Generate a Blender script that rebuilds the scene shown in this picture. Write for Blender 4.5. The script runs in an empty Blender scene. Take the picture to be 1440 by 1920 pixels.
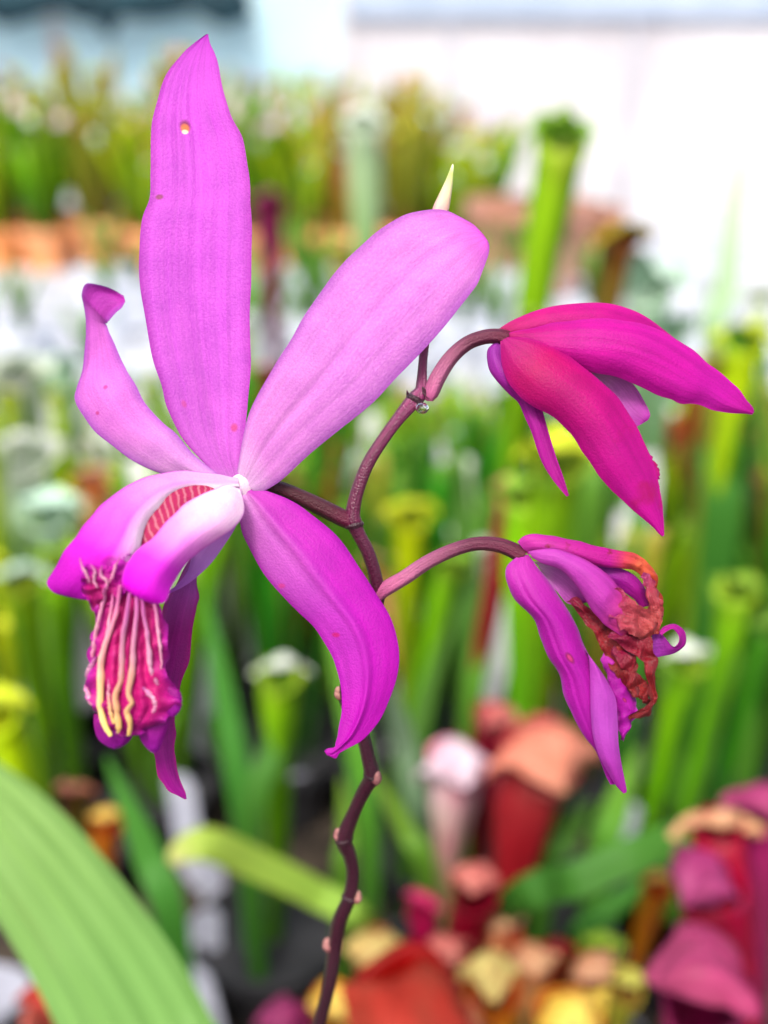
import bpy, math, random
from mathutils import Vector, Matrix, noise
R = math.radians
scene = bpy.context.scene
COL = scene.collection

# ------------------------------------------------------------------ camera, sky, sun
D0 = 0.09                      # focus distance, metres
T = 0.512                      # half-height of the view at distance 1
PITCH = 22.0
CAM = Vector((0, 0, 0.36))
FWD = Vector((0, math.cos(R(PITCH)), -math.sin(R(PITCH))))
UP = Vector((0, math.sin(R(PITCH)), math.cos(R(PITCH))))
RT = Vector((1, 0, 0))
PX = T * D0 / 960              # one photo pixel at the focus distance

cam_d = bpy.data.cameras.new('camera')
cam = bpy.data.objects.new('camera', cam_d); COL.objects.link(cam)
cam.location = CAM; cam.rotation_euler = (R(90 - PITCH), 0, 0)
cam_d.sensor_fit = 'VERTICAL'; cam_d.sensor_height = 24; cam_d.lens = 12 / T
cam_d.clip_start = 0.005; cam_d.clip_end = 500
cam_d.dof.use_dof = True; cam_d.dof.focus_distance = D0 + 0.0005
cam_d.dof.aperture_fstop = (12 / T) / 2.75
scene.camera = cam

SUN_EL, SUN_AZ = 58.0, 200.0   # azimuth the light comes from, clockwise from +Y
w = bpy.data.worlds.new('World'); scene.world = w; w.use_nodes = True
nt = w.node_tree
sky = nt.nodes.new('ShaderNodeTexSky'); sky.sky_type = 'NISHITA'; sky.sun_disc = False
sky.sun_elevation = R(SUN_EL); sky.sun_rotation = R(SUN_AZ)
sky.air_density = 1.0; sky.dust_density = 6.0; sky.ozone_density = 0.6
nt.links.new(sky.outputs[0], nt.nodes['Background'].inputs[0])
nt.nodes['Background'].inputs[1].default_value = 0.115
sd = bpy.data.lights.new('sun', 'SUN'); sd.energy = 1.5; sd.angle = R(14); sd.color = (1, 0.97, 0.92)
sun = bpy.data.objects.new('sun', sd); COL.objects.link(sun)
sdir = Vector((math.sin(R(SUN_AZ)) * math.cos(R(SUN_EL)), math.cos(R(SUN_AZ)) * math.cos(R(SUN_EL)), math.sin(R(SUN_EL))))
sun.rotation_euler = sdir.to_track_quat('Z', 'Y').to_euler()
sun.location = (0, 0, 5)
scene.view_settings.view_transform = 'Standard'
scene.view_settings.look = 'None'
scene.view_settings.exposure = 1.3
scene.view_settings.gamma = 1
scene.cycles.max_bounces = 8
scene.cycles.transparent_max_bounces = 8
scene.cycles.use_denoising = True

def P(px, py, z=0.0):
    """photo pixel and depth offset (in focus-plane pixels) -> world"""
    return PD(px, py, D0 + z * PX)

def PD(px, py, d):
    return CAM + d * (FWD + RT * ((px - 720) / 960 * T) + UP * ((960 - py) / 960 * T))

def PH(px, py, h):
    """photo pixel meeting the horizontal plane z=h"""
    v = FWD + RT * ((px - 720) / 960 * T) + UP * ((960 - py) / 960 * T)
    return CAM + v * ((h - CAM.z) / v.z)

def s2l(c):
    return tuple(((x / 255) / 12.92 if x / 255 <= 0.04045 else ((x / 255 + 0.055) / 1.055) ** 2.4) for x in c)

# ------------------------------------------------------------------ materials
def new_mat(name):
    m = bpy.data.materials.new(name); m.use_nodes = True
    n = m.node_tree; n.nodes.clear()
    return m, n
def node(n, t, **kw):
    o = n.nodes.new(t)
    for k, v in kw.items():
        if k.startswith('i_'):
            o.inputs[k[2:].replace('_', ' ')].default_value = v
        else:
            setattr(o, k, v)
    return o
def c4(c): return (c[0], c[1], c[2], 1)
def ramp(n, stops, interp='LINEAR'):
    r = n.nodes.new('ShaderNodeValToRGB'); r.color_ramp.interpolation = interp
    e = r.color_ramp.elements
    while len(e) > 1: e.remove(e[0])
    e[0].position = stops[0][0]; e[0].color = c4(stops[0][1])
    for p, c in stops[1:]:
        k = e.new(p); k.color = c4(c)
    return r
def mixc(n, a, b, fac, blend='MIX'):
    m = n.nodes.new('ShaderNodeMix'); m.data_type = 'RGBA'; m.blend_type = blend
    for sock, val in ((m.inputs[0], fac), (m.inputs[6], a), (m.inputs[7], b)):
        if hasattr(val, 'is_linked'): n.links.new(val, sock)
        elif isinstance(val, (int, float)): sock.default_value = val
        else: sock.default_value = c4(val)
    return m.outputs[2]
def math_n(n, op, a, b=None, clamp=False):
    m = n.nodes.new('ShaderNodeMath'); m.operation = op; m.use_clamp = clamp
    for i, v in enumerate((a, b)):
        if v is None: continue
        if hasattr(v, 'is_linked'): n.links.new(v, m.inputs[i])
        else: m.inputs[i].default_value = v
    return m.outputs[0]
def uvs(n):
    uv = node(n, 'ShaderNodeUVMap'); uv.uv_map = 'UVMap'
    sep = node(n, 'ShaderNodeSeparateXYZ'); n.links.new(uv.outputs[0], sep.inputs[0])
    return uv.outputs[0], sep.outputs[0], sep.outputs[1]

def petal_mat(name, stops, edge=None, edge_w=0.35, right=None, right_range=None, spots=(), vein=0.35, vein_n=16,
              transl=0.35, rough=0.5, bump=0.25, mid=None, blotch=None, extra=None, vscale=2.0, spec=0.18, cellk=0.3):
    """x of the UV runs base to tip, y across"""
    m, n = new_mat(name)
    uv, u, v = uvs(n)
    r = ramp(n, stops); n.links.new(u, r.inputs[0]); col = r.outputs[0]
    d = math_n(n, 'MULTIPLY', math_n(n, 'ABSOLUTE', math_n(n, 'SUBTRACT', v, 0.5)), 2.0)
    if right is not None:                       # painted light: one half of the folded blade deeper, the other left paler
        k = math_n(n, 'MULTIPLY', math_n(n, 'SUBTRACT', v, right_range[0]), 1 / (right_range[1] - right_range[0]), True)
        col = mixc(n, col, right, math_n(n, 'MULTIPLY', k, 0.85))
    if edge is not None:
        k = math_n(n, 'MULTIPLY', math_n(n, 'SUBTRACT', d, 1 - edge_w), 1 / edge_w, True)
        col = mixc(n, col, edge, math_n(n, 'MULTIPLY', math_n(n, 'POWER', k, 1.6), 0.8))
    mp = node(n, 'ShaderNodeMapping'); mp.inputs['Scale'].default_value = (vscale, vein_n, 1)
    n.links.new(uv, mp.inputs[0])
    nz = node(n, 'ShaderNodeTexNoise', i_Scale=1.0, i_Detail=4.0, i_Roughness=0.6); n.links.new(mp.outputs[0], nz.inputs['Vector'])
    vr = ramp(n, [(0.3, (1 - vein,) * 3), (0.62, (1.0, 1.0, 1.0))]); n.links.new(nz.outputs[0], vr.inputs[0])
    col = mixc(n, col, vr.outputs[0], 0.8, 'MULTIPLY')
    tc = node(n, 'ShaderNodeTexCoord')
    nz2 = node(n, 'ShaderNodeTexNoise', i_Scale=420.0, i_Detail=3.0); n.links.new(tc.outputs['Object'], nz2.inputs['Vector'])
    b2 = ramp(n, [(0.35, (0.84, 0.8, 0.9)), (0.65, (1.05, 1.1, 1.05))]); n.links.new(nz2.outputs[0], b2.inputs[0])
    col = mixc(n, col, b2.outputs[0], 0.6, 'MULTIPLY')
    mp3 = node(n, 'ShaderNodeMapping'); mp3.inputs['Scale'].default_value = (150, 42, 1); n.links.new(uv, mp3.inputs[0])
    nz3 = node(n, 'ShaderNodeTexNoise', i_Scale=1.0, i_Detail=3.0, i_Roughness=.7); n.links.new(mp3.outputs[0], nz3.inputs['Vector'])
    r3 = ramp(n, [(0.36, (0.9, 0.82, 0.93)), (0.66, (1.1, 1.34, 1.06))]); n.links.new(nz3.outputs[0], r3.inputs[0])
    col = mixc(n, col, r3.outputs[0], .75, 'MULTIPLY')
    if blotch:
        nb = node(n, 'ShaderNodeTexNoise', i_Scale=blotch[1], i_Detail=4.0); n.links.new(tc.outputs['Object'], nb.inputs['Vector'])
        rb = ramp(n, [(blotch[2], (0, 0, 0)), (blotch[2] + 0.12, (1, 1, 1))]); n.links.new(nb.outputs[0], rb.inputs[0])
        col = mixc(n, col, blotch[0], rb.outputs[0])
    for (su, sv, ru, rv, sc) in spots:
        a = math_n(n, 'POWER', math_n(n, 'ABSOLUTE', math_n(n, 'MULTIPLY', math_n(n, 'SUBTRACT', u, su), 1 / ru)), 2)
        b = math_n(n, 'POWER', math_n(n, 'ABSOLUTE', math_n(n, 'MULTIPLY', math_n(n, 'SUBTRACT', v, sv), 1 / rv)), 2)
        k = math_n(n, 'MULTIPLY', math_n(n, 'MULTIPLY', math_n(n, 'SUBTRACT', 1.6, math_n(n, 'ADD', a, b)), 0.8, True), .85)
        col = mixc(n, col, sc, k)
    if extra: col = extra(n, uv, u, v, col)
    cell = node(n, 'ShaderNodeTexVoronoi', i_Scale=5200.0); n.links.new(tc.outputs['Object'], cell.inputs['Vector'])
    hgt = math_n(n, 'ADD', math_n(n, 'ADD', math_n(n, 'MULTIPLY', nz.outputs[0], .8), math_n(n, 'MULTIPLY', nz3.outputs[0], .28)), math_n(n, 'MULTIPLY', cell.outputs['Distance'], -cellk))
    bp = node(n, 'ShaderNodeBump', i_Strength=bump, i_Distance=0.0006); n.links.new(hgt, bp.inputs['Height'])
    pr = node(n, 'ShaderNodeBsdfPrincipled', i_Roughness=rough); n.links.new(col, pr.inputs['Base Color'])
    pr.inputs['Specular IOR Level'].default_value = spec
    pr.inputs['Sheen Weight'].default_value = 0.03; pr.inputs['Sheen Roughness'].default_value = 0.4
    n.links.new(bp.outputs[0], pr.inputs['Normal'])
    tr = node(n, 'ShaderNodeBsdfTranslucent'); n.links.new(col, tr.inputs[0]); n.links.new(bp.outputs[0], tr.inputs['Normal'])
    ms = node(n, 'ShaderNodeMixShader'); ms.inputs[0].default_value = transl
    n.links.new(pr.outputs[0], ms.inputs[1]); n.links.new(tr.outputs[0], ms.inputs[2])
    out = node(n, 'ShaderNodeOutputMaterial'); n.links.new(ms.outputs[0], out.inputs[0])
    return m

def simple_mat(name, stops, axis='u', rough=0.5, noise_scale=(4, 14, 1), var=0.35, transl=0.0, bump=0.2, spec=0.13,
               blotch=None, bdist=0.001, alt=None):
    m, n = new_mat(name)
    uv, u, v = uvs(n)
    mp = node(n, 'ShaderNodeMapping'); mp.inputs['Scale'].default_value = noise_scale; n.links.new(uv, mp.inputs[0])
    oi = node(n, 'ShaderNodeObjectInfo')
    off = node(n, 'ShaderNodeCombineXYZ')
    n.links.new(math_n(n, 'MULTIPLY', oi.outputs['Random'], 40.0), off.inputs[0]); n.links.new(math_n(n, 'MULTIPLY', oi.outputs['Random'], 23.0), off.inputs[1])
    n.links.new(off.outputs[0], mp.inputs['Location'])
    nz = node(n, 'ShaderNodeTexNoise', i_Scale=1.0, i_Detail=4.0, i_Roughness=0.6); n.links.new(mp.outputs[0], nz.inputs['Vector'])
    r = ramp(n, stops); n.links.new(math_n(n, 'ADD', u if axis == 'u' else v, math_n(n, 'MULTIPLY', math_n(n, 'SUBTRACT', nz.outputs[0], 0.5), 0.35)), r.inputs[0])
    vr = ramp(n, [(0.3, (1 - var,) * 3), (0.65, (1.05,) * 3)]); n.links.new(nz.outputs[0], vr.inputs[0])
    col = mixc(n, r.outputs[0], vr.outputs[0], 1.0, 'MULTIPLY')
    if alt:
        mp2 = node(n, 'ShaderNodeMapping'); mp2.inputs['Scale'].default_value = (3.2, 3.5, 1); n.links.new(uv, mp2.inputs[0]); n.links.new(off.outputs[0], mp2.inputs['Location'])
        na = node(n, 'ShaderNodeTexNoise', i_Scale=1.0, i_Detail=3.0); n.links.new(mp2.outputs[0], na.inputs['Vector'])
        ra = ramp(n, [(.44, (0, 0, 0)), (.62, (1, 1, 1))]); n.links.new(na.outputs[0], ra.inputs[0])
        col = mixc(n, col, alt, math_n(n, 'MULTIPLY', ra.outputs[0], .75))
    if blotch:
        nb = node(n, 'ShaderNodeTexNoise', i_Scale=blotch[1], i_Detail=3.0); n.links.new(mp.outputs[0], nb.inputs['Vector'])
        rb = ramp(n, [(blotch[2], (0, 0, 0)), (blotch[2] + 0.1, (1, 1, 1))]); n.links.new(nb.outputs[0], rb.inputs[0])
        col = mixc(n, col, blotch[0], rb.outputs[0])
    hs = node(n, 'ShaderNodeHueSaturation'); n.links.new(col, hs.inputs['Color'])
    n.links.new(math_n(n, 'ADD', math_n(n, 'MULTIPLY', oi.outputs['Random'], 0.03), 0.485), hs.inputs['Hue'])
    n.links.new(math_n(n, 'ADD', math_n(n, 'MULTIPLY', oi.outputs['Random'], 0.35), 0.82), hs.inputs['Value'])
    bp = node(n, 'ShaderNodeBump', i_Strength=bump, i_Distance=bdist); n.links.new(nz.outputs[0], bp.inputs['Height'])
    pr = node(n, 'ShaderNodeBsdfPrincipled', i_Roughness=rough); n.links.new(hs.outputs[0], pr.inputs['Base Color'])
    pr.inputs['Specular IOR Level'].default_value = spec
    n.links.new(bp.outputs[0], pr.inputs['Normal'])
    sh = pr.outputs[0]
    if transl > 0:
        tr = node(n, 'ShaderNodeBsdfTranslucent'); n.links.new(hs.outputs[0], tr.inputs[0])
        ms = node(n, 'ShaderNodeMixShader'); ms.inputs[0].default_value = transl
        n.links.new(sh, ms.inputs[1]); n.links.new(tr.outputs[0], ms.inputs[2]); sh = ms.outputs[0]
    out = node(n, 'ShaderNodeOutputMaterial'); n.links.new(sh, out.inputs[0])
    return m

def flat_mat(name, c1, c2, scale=8.0, rough=0.8, bump=0.3, bdist=0.004, spec=0.3, thr=(0.35, 0.65), trans=0.0):
    m, n = new_mat(name)
    tc = node(n, 'ShaderNodeTexCoord')
    nz = node(n, 'ShaderNodeTexNoise', i_Scale=scale, i_Detail=8.0, i_Roughness=0.62); n.links.new(tc.outputs['Object'], nz.inputs['Vector'])
    r = ramp(n, [(thr[0], c1), (thr[1], c2)]); n.links.new(nz.outputs[0], r.inputs[0])
    bp = node(n, 'ShaderNodeBump', i_Strength=bump, i_Distance=bdist); n.links.new(nz.outputs[0], bp.inputs['Height'])
    pr = node(n, 'ShaderNodeBsdfPrincipled', i_Roughness=rough); n.links.new(r.outputs[0], pr.inputs['Base Color'])
    pr.inputs['Specular IOR Level'].default_value = spec
    n.links.new(bp.outputs[0], pr.inputs['Normal'])
    sh = pr.outputs[0]
    if trans > 0:
        tr = node(n, 'ShaderNodeBsdfTranslucent'); n.links.new(r.outputs[0], tr.inputs[0])
        ms = node(n, 'ShaderNodeMixShader'); ms.inputs[0].default_value = trans
        n.links.new(sh, ms.inputs[1]); n.links.new(tr.outputs[0], ms.inputs[2]); sh = ms.outputs[0]
    out = node(n, 'ShaderNodeOutputMaterial'); n.links.new(sh, out.inputs[0])
    return m

# ------------------------------------------------------------------ object helpers
def thing(name, loc, label, cat, group=None, rz=0.0):
    o = bpy.data.objects.new(name, None); COL.objects.link(o)
    o.location = loc; o.rotation_euler = (0, 0, rz); o.empty_display_size = 0.01
    o['label'] = label; o['category'] = cat
    if group: o['group'] = group
    return o
def tag(o, label=None, cat=None, group=None, kind=None):
    for k, v in (('label', label), ('category', cat), ('group', group), ('kind', kind)):
        if v: o[k] = v
    return o

class MB:
    """collects vertices, faces and UVs into one mesh"""
    def __init__(s): s.v = []; s.f = []; s.uv = []; s.mi = []
    def grid(s, pts, uvf=None, closed=False, mi=0):
        b = len(s.v); nu = len(pts); nv = len(pts[0])
        for row in pts: s.v.extend(row)
        for i in range(nu - 1):
            for j in range(nv if closed else nv - 1):
                j2 = (j + 1) % nv
                s.f.append((b + i * nv + j, b + (i + 1) * nv + j, b + (i + 1) * nv + j2, b + i * nv + j2))
                jj = j + 1
                if uvf: s.uv.append([uvf(i, j), uvf(i + 1, j), uvf(i + 1, jj), uvf(i, jj)])
                else:
                    N = nv if closed else nv - 1
                    s.uv.append([(i / (nu - 1), j / N), ((i + 1) / (nu - 1), j / N), ((i + 1) / (nu - 1), jj / N), (i / (nu - 1), jj / N)])
                s.mi.append(mi)
    def cap(s, ring, u=0.0, mi=0):
        b = len(s.v); s.v.extend(ring); s.f.append(tuple(range(b, b + len(ring))))
        s.uv.append([(u, k / len(ring)) for k in range(len(ring))]); s.mi.append(mi)
    def box(s, lo, hi, mi=0):
        x0, y0, z0 = lo; x1, y1, z1 = hi; b = len(s.v)
        s.v += [Vector(p) for p in ((x0,y0,z0),(x1,y0,z0),(x1,y1,z0),(x0,y1,z0),(x0,y0,z1),(x1,y0,z1),(x1,y1,z1),(x0,y1,z1))]
        for f in ((0,3,2,1),(4,5,6,7),(0,1,5,4),(1,2,6,5),(2,3,7,6),(3,0,4,7)):
            s.f.append(tuple(b + k for k in f)); s.uv.append([(0,0),(1,0),(1,1),(0,1)]); s.mi.append(mi)
    def mesh(s, name, mats, origin=Vector((0, 0, 0)), smooth=True):
        me = bpy.data.meshes.new(name)
        me.from_pydata([tuple(Vector(p) - origin) for p in s.v], [], s.f)
        uvl = me.uv_layers.new(name='UVMap'); flat = []
        for f in s.uv:
            for c in f: flat += c
        uvl.data.foreach_set('uv', flat)
        for m in (mats if isinstance(mats, (list, tuple)) else [mats]): me.materials.append(m)
        me.polygons.foreach_set('material_index', s.mi)
        me.polygons.foreach_set('use_smooth', [smooth] * len(me.polygons))
        me.update()
        return me
    def obj(s, name, mats, parent=None, origin=None, smooth=True):
        root = parent
        while root is not None and root.parent is not None: root = root.parent
        if origin is None:
            origin = root.location.copy() if root is not None else Vector((0, 0, 0))
        o = bpy.data.objects.new(name, s.mesh(name, mats, origin, smooth)); COL.objects.link(o)
        if parent is None: o.location = origin
        else: o.parent = parent
        return o

def cr(p0, p1, p2, p3, t):
    return 0.5 * ((2 * p1) + (-p0 + p2) * t + (2 * p0 - 5 * p1 + 4 * p2 - p3) * t * t + (-p0 + 3 * p1 - 3 * p2 + p3) * t ** 3)
def spline(rows, n):
    """Catmull-Rom through tuples of numbers, n samples"""
    out = []; m = len(rows) - 1
    for i in range(n):
        t = i / (n - 1) * m; k = min(int(t), m - 1); f = t - k
        a = rows[max(k - 1, 0)]; b = rows[k]; c = rows[k + 1]; d = rows[min(k + 2, m)]
        out.append(tuple(cr(a[q], b[q], c[q], d[q], f) for q in range(len(b))))
    return out

def ribbon(mb, rows, nu=70, nv=22, ruffle=0.0, rfreq=9.0, crumple=0.0, cfreq=0.03, keel=0.0, seed=0.0, edge_rough=0.0,
           thick=3.6, groove=None, mi=0, cstart=0.0):
    """rows: (Lx,Ly,Rx,Ry,z,bulge,tilt), photo pixels; a closed petal blade with real thickness"""
    rows = [r + (0.0,) * (7 - len(r)) for r in rows]
    S = spline(rows, nu)
    front = []; back = []
    for i, (lx, ly, rx, ry, z, bl, ti) in enumerate(S):
        u = i / (nu - 1); fr = []; bk = []
        for j in range(nv):
            v = j / (nv - 1); e = abs(2 * v - 1)
            x = lx + (rx - lx) * v; y = ly + (ry - ly) * v
            sx = v - 0.5
            if edge_rough:
                q = edge_rough * e ** 4 * noise.noise(Vector((u * 14 + seed, (v > .5) * 7.3, seed)))
                dx, dy = rx - lx, ry - ly; L = max(math.hypot(dx, dy), 1e-3); sg = 1 if v > .5 else -1
                x += q * dx / L * sg; y += q * dy / L * sg
            zz = z + bl * (1 - (2 * v - 1) ** 2) + ti * sx
            if keel: zz += keel * math.exp(-((v - 0.5) / 0.07) ** 2) * min(1, u * 6, (1 - u) * 6)
            if groove:
                wf = min(1, (math.hypot(rx - lx, ry - ly) / 150) ** 2)
                for (gv, gw, ga) in groove: zz += ga * wf * math.exp(-((v - gv) / gw) ** 2) * min(1, u * 5, (1 - u) * 3)
            if ruffle: zz += ruffle * e ** 3 * math.sin(u * rfreq * 6.283 + seed + (v > .5) * 1.7) * min(1, u * 5)
            zz += 3.0 * noise.noise(Vector((u * 5 + seed, v * 3, seed * .7)))
            if crumple:
                crk = crumple * (1 if cstart == 0 else min(1, max(0, (u - cstart) / .3)))
                q = Vector((x * cfreq, y * cfreq, seed))
                x += crk * noise.noise(q); y += crk * noise.noise(q + Vector((9, 3, 5)))
                zz += crk * 1.9 * (noise.noise(q * 1.1 + Vector((2, 8, 1))) + 0.22 * noise.noise(q * 2.7))
            th = thick * (1 - 0.75 * e ** 3) * (1 - 0.6 * u ** 4) * 0.5
            fr.append(P(x, y, zz - th)); bk.append(P(x, y, zz + th))
        front.append(fr); back.append(bk)
    mb.grid(front, lambda i, j: (i / (nu - 1), j / (nv - 1)), mi=mi)
    mb.grid([r[::-1] for r in back], lambda i, j: (i / (nu - 1), 1 - j / (nv - 1)), mi=mi)
    # rim
    rim_f = [r[0] for r in front] + front[-1][1:] + [r[-1] for r in front[::-1]][1:] + front[0][::-1][1:-1]
    rim_b = [r[0] for r in back] + back[-1][1:] + [r[-1] for r in back[::-1]][1:] + back[0][::-1][1:-1]
    us = [(i / (nu - 1), 0.0) for i in range(nu)] + [(1.0, j / (nv - 1)) for j in range(1, nv)] + \
         [(i / (nu - 1), 1.0) for i in range(nu - 2, -1, -1)] + [(0.0, j / (nv - 1)) for j in range(nv - 2, 0, -1)]
    N = len(rim_f)
    b = len(mb.v); mb.v.extend(rim_f); mb.v.extend(rim_b)
    for k in range(N):
        k2 = (k + 1) % N
        mb.f.append((b + k, b + k2, b + N + k2, b + N + k)); mb.uv.append([us[k], us[k2], us[k2], us[k]]); mb.mi.append(mi)
    return mb

def tube_w(mb, pts, radii, seg=14, flat=1.0, grooves=0.0, ng=6, u0=0.0, u1=1.0, caps=True, mi=0):
    """tube along world points"""
    n = len(pts); rings = []
    prev = None
    for i in range(n):
        t = (pts[min(i + 1, n - 1)] - pts[max(i - 1, 0)]).normalized()
        if prev is None:
            a = t.cross(FWD);
            if a.length < 1e-3: a = t.cross(UP)
            a.normalize()
        else:
            a = (prev - t * prev.dot(t)).normalized()
        prev = a; b2 = t.cross(a)
        ring = []
        for k in range(seg):
            th = 6.28318 * k / seg
            r = radii[i] * (1 + grooves * math.cos(th * ng))
            ring.append(pts[i] + a * (math.cos(th) * r) + b2 * (math.sin(th) * r * flat))
        rings.append(ring)
    mb.grid(rings, lambda i, j: (u0 + (u1 - u0) * i / (n - 1), j / seg), closed=True, mi=mi)
    if caps: mb.cap(rings[0][::-1], u0, mi); mb.cap(rings[-1], u1, mi)
    return mb
def tube(mb, rows, n=40, **kw):
    """rows: (px,py,z,r) in photo pixels"""
    S = spline(rows, n)
    return tube_w(mb, [P(a, b, c) for a, b, c, r in S], [r * PX * (1 + c * PX / D0) for a, b, c, r in S], **kw)
def ball(mb, c, r, squash=(1, 1, 1), seg=14, mi=0, axis=None):
    rings = []
    for i in range(1, seg):
        ph = math.pi * i / seg
        rings.append([c + Vector((math.sin(ph) * math.cos(2 * math.pi * k / seg) * r * squash[0], math.sin(ph) * math.sin(2 * math.pi * k / seg) * r * squash[1], -math.cos(ph) * r * squash[2])) for k in range(seg)])
    mb.grid(rings, closed=True, mi=mi); mb.cap(rings[0][::-1], 0, mi); mb.cap(rings[-1], 1, mi)

# ------------------------------------------------------------------ setting
def slab(name, x0, x1, y0, y1, z, m, label):
    mb = MB(); nx, ny = 40, 40
    mb.grid([[Vector((x0 + (x1 - x0) * j / ny, y0 + (y1 - y0) * i / nx, z + 0.004 * noise.noise(Vector((i * .7, j * .7, 1))))) for j in range(ny + 1)] for i in range(nx + 1)])
    o = mb.obj(name, m); tag(o, kind='structure'); return o

m_ground = flat_mat('dark_soil', (0.012, 0.009, 0.007), (0.06, 0.045, 0.032), scale=60, bump=0.9, bdist=0.01)
m_gravel = flat_mat('pale_concrete', (0.2, 0.22, 0.25), (0.52, 0.54, 0.6), scale=9, bump=0.4)
m_far = flat_mat('far_ground', (0.4, 0.42, 0.4), (0.6, 0.6, 0.58), scale=3)
slab('ground', -60, 60, -40, 60, -0.03, m_far, '')
slab('planting_bed', -1.6, 1.6, -0.5, 1.12, 0.0, m_ground, '')
mb = MB(); mb.box((-6, 1.13, -0.02), (6, 7, 0.0)); tag(mb.obj('path', m_gravel, smooth=False), kind='structure')

# ------------------------------------------------------------------ pitcher plants
PAL = {
 # name: (tube stops base->mouth, throat), (hood base->edge)
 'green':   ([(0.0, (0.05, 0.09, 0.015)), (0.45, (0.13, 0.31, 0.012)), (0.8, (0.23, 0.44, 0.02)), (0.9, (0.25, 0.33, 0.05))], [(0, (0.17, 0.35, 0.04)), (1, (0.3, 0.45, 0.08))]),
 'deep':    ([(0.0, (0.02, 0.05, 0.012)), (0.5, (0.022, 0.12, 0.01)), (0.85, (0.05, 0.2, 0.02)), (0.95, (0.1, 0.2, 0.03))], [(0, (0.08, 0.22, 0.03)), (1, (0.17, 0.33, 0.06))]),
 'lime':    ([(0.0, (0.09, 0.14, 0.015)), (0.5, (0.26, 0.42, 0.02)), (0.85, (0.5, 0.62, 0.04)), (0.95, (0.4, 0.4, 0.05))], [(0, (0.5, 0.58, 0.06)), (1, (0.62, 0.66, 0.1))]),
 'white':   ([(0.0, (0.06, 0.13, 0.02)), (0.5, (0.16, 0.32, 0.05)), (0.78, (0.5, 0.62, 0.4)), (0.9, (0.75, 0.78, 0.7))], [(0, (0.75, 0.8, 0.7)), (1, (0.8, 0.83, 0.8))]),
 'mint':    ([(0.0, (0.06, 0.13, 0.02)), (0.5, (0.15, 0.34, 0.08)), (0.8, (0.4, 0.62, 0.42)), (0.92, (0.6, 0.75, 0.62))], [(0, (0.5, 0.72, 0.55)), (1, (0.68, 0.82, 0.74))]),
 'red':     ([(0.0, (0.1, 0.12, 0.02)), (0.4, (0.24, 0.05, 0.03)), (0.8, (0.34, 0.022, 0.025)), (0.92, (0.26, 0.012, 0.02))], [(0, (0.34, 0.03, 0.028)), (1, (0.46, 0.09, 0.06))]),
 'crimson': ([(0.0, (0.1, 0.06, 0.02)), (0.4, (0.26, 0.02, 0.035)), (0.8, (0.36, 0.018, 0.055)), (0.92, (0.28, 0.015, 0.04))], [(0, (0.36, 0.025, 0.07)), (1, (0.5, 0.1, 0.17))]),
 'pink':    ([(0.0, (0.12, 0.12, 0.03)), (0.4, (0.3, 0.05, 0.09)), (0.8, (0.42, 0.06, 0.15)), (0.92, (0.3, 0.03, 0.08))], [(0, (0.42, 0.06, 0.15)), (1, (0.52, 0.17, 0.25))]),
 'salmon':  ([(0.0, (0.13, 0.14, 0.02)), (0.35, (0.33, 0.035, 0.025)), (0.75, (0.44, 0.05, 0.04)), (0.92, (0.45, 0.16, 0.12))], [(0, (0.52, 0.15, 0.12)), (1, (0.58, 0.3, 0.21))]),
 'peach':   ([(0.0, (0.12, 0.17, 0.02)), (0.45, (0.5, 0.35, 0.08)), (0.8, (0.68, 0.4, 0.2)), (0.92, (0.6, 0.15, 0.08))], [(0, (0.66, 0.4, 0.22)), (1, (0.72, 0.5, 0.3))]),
 'amber':   ([(0.0, (0.12, 0.13, 0.02)), (0.4, (0.5, 0.17, 0.03)), (0.8, (0.68, 0.33, 0.06)), (0.92, (0.45, 0.08, 0.03))], [(0, (0.68, 0.42, 0.08)), (1, (0.74, 0.58, 0.2))]),
 'tan':     ([(0.0, (0.1, 0.12, 0.03)), (0.4, (0.3, 0.22, 0.07)), (0.8, (0.5, 0.36, 0.14)), (0.92, (0.25, 0.1, 0.04))], [(0, (0.5, 0.4, 0.15)), (1, (0.58, 0.48, 0.22))]),
 'copper':  ([(0.0, (0.08, 0.12, 0.02)), (0.4, (0.12, 0.16, 0.02)), (0.8, (0.17, 0.05, 0.02)), (0.92, (0.14, 0.03, 0.02))], [(0, (0.2, 0.09, 0.02)), (0.6, (0.42, 0.3, 0.02)), (1, (0.5, 0.38, 0.03))]),
 'olive':   ([(0.0, (0.09, 0.09, 0.02)), (0.5, (0.2, 0.24, 0.03)), (0.85, (0.33, 0.33, 0.06)), (0.95, (0.3, 0.12, 0.05))], [(0, (0.36, 0.36, 0.08)), (1, (0.48, 0.46, 0.14))]),
 'rosewhite': ([(0.0, (0.08, 0.13, 0.02)), (0.5, (0.35, 0.3, 0.15)), (0.8, (0.7, 0.5, 0.55)), (0.92, (0.6, 0.2, 0.3))], [(0, (0.75, 0.62, 0.68)), (1, (0.8, 0.72, 0.8))]),
}
VEIN = {'white': ((0.2, 0.32, 0.12), 2.4, 0.6), 'mint': ((0.2, 0.4, 0.2), 2.4, 0.6), 'rosewhite': ((0.5, 0.05, 0.12), 2.4, 0.62),
        'peach': ((0.55, 0.1, 0.05), 2.2, 0.6), 'amber': ((0.5, 0.08, 0.03), 2.2, 0.62), 'lime': ((0.25, 0.3, 0.02), 2.2, 0.66),
        'salmon': ((0.5, 0.04, 0.04), 2.2, 0.64)}
RED = {'red': .8, 'crimson': .9, 'pink': .62, 'salmon': .85, 'peach': .95, 'amber': .95, 'tan': .95, 'green': 1.12, 'deep': 1.2, 'olive': 1.2, 'lime': 1.0}
def vivid(c, f=1.16):
    l = sum(c) / 3
    return tuple(max(.004, l + (x - l) * f) for x in c)
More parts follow.
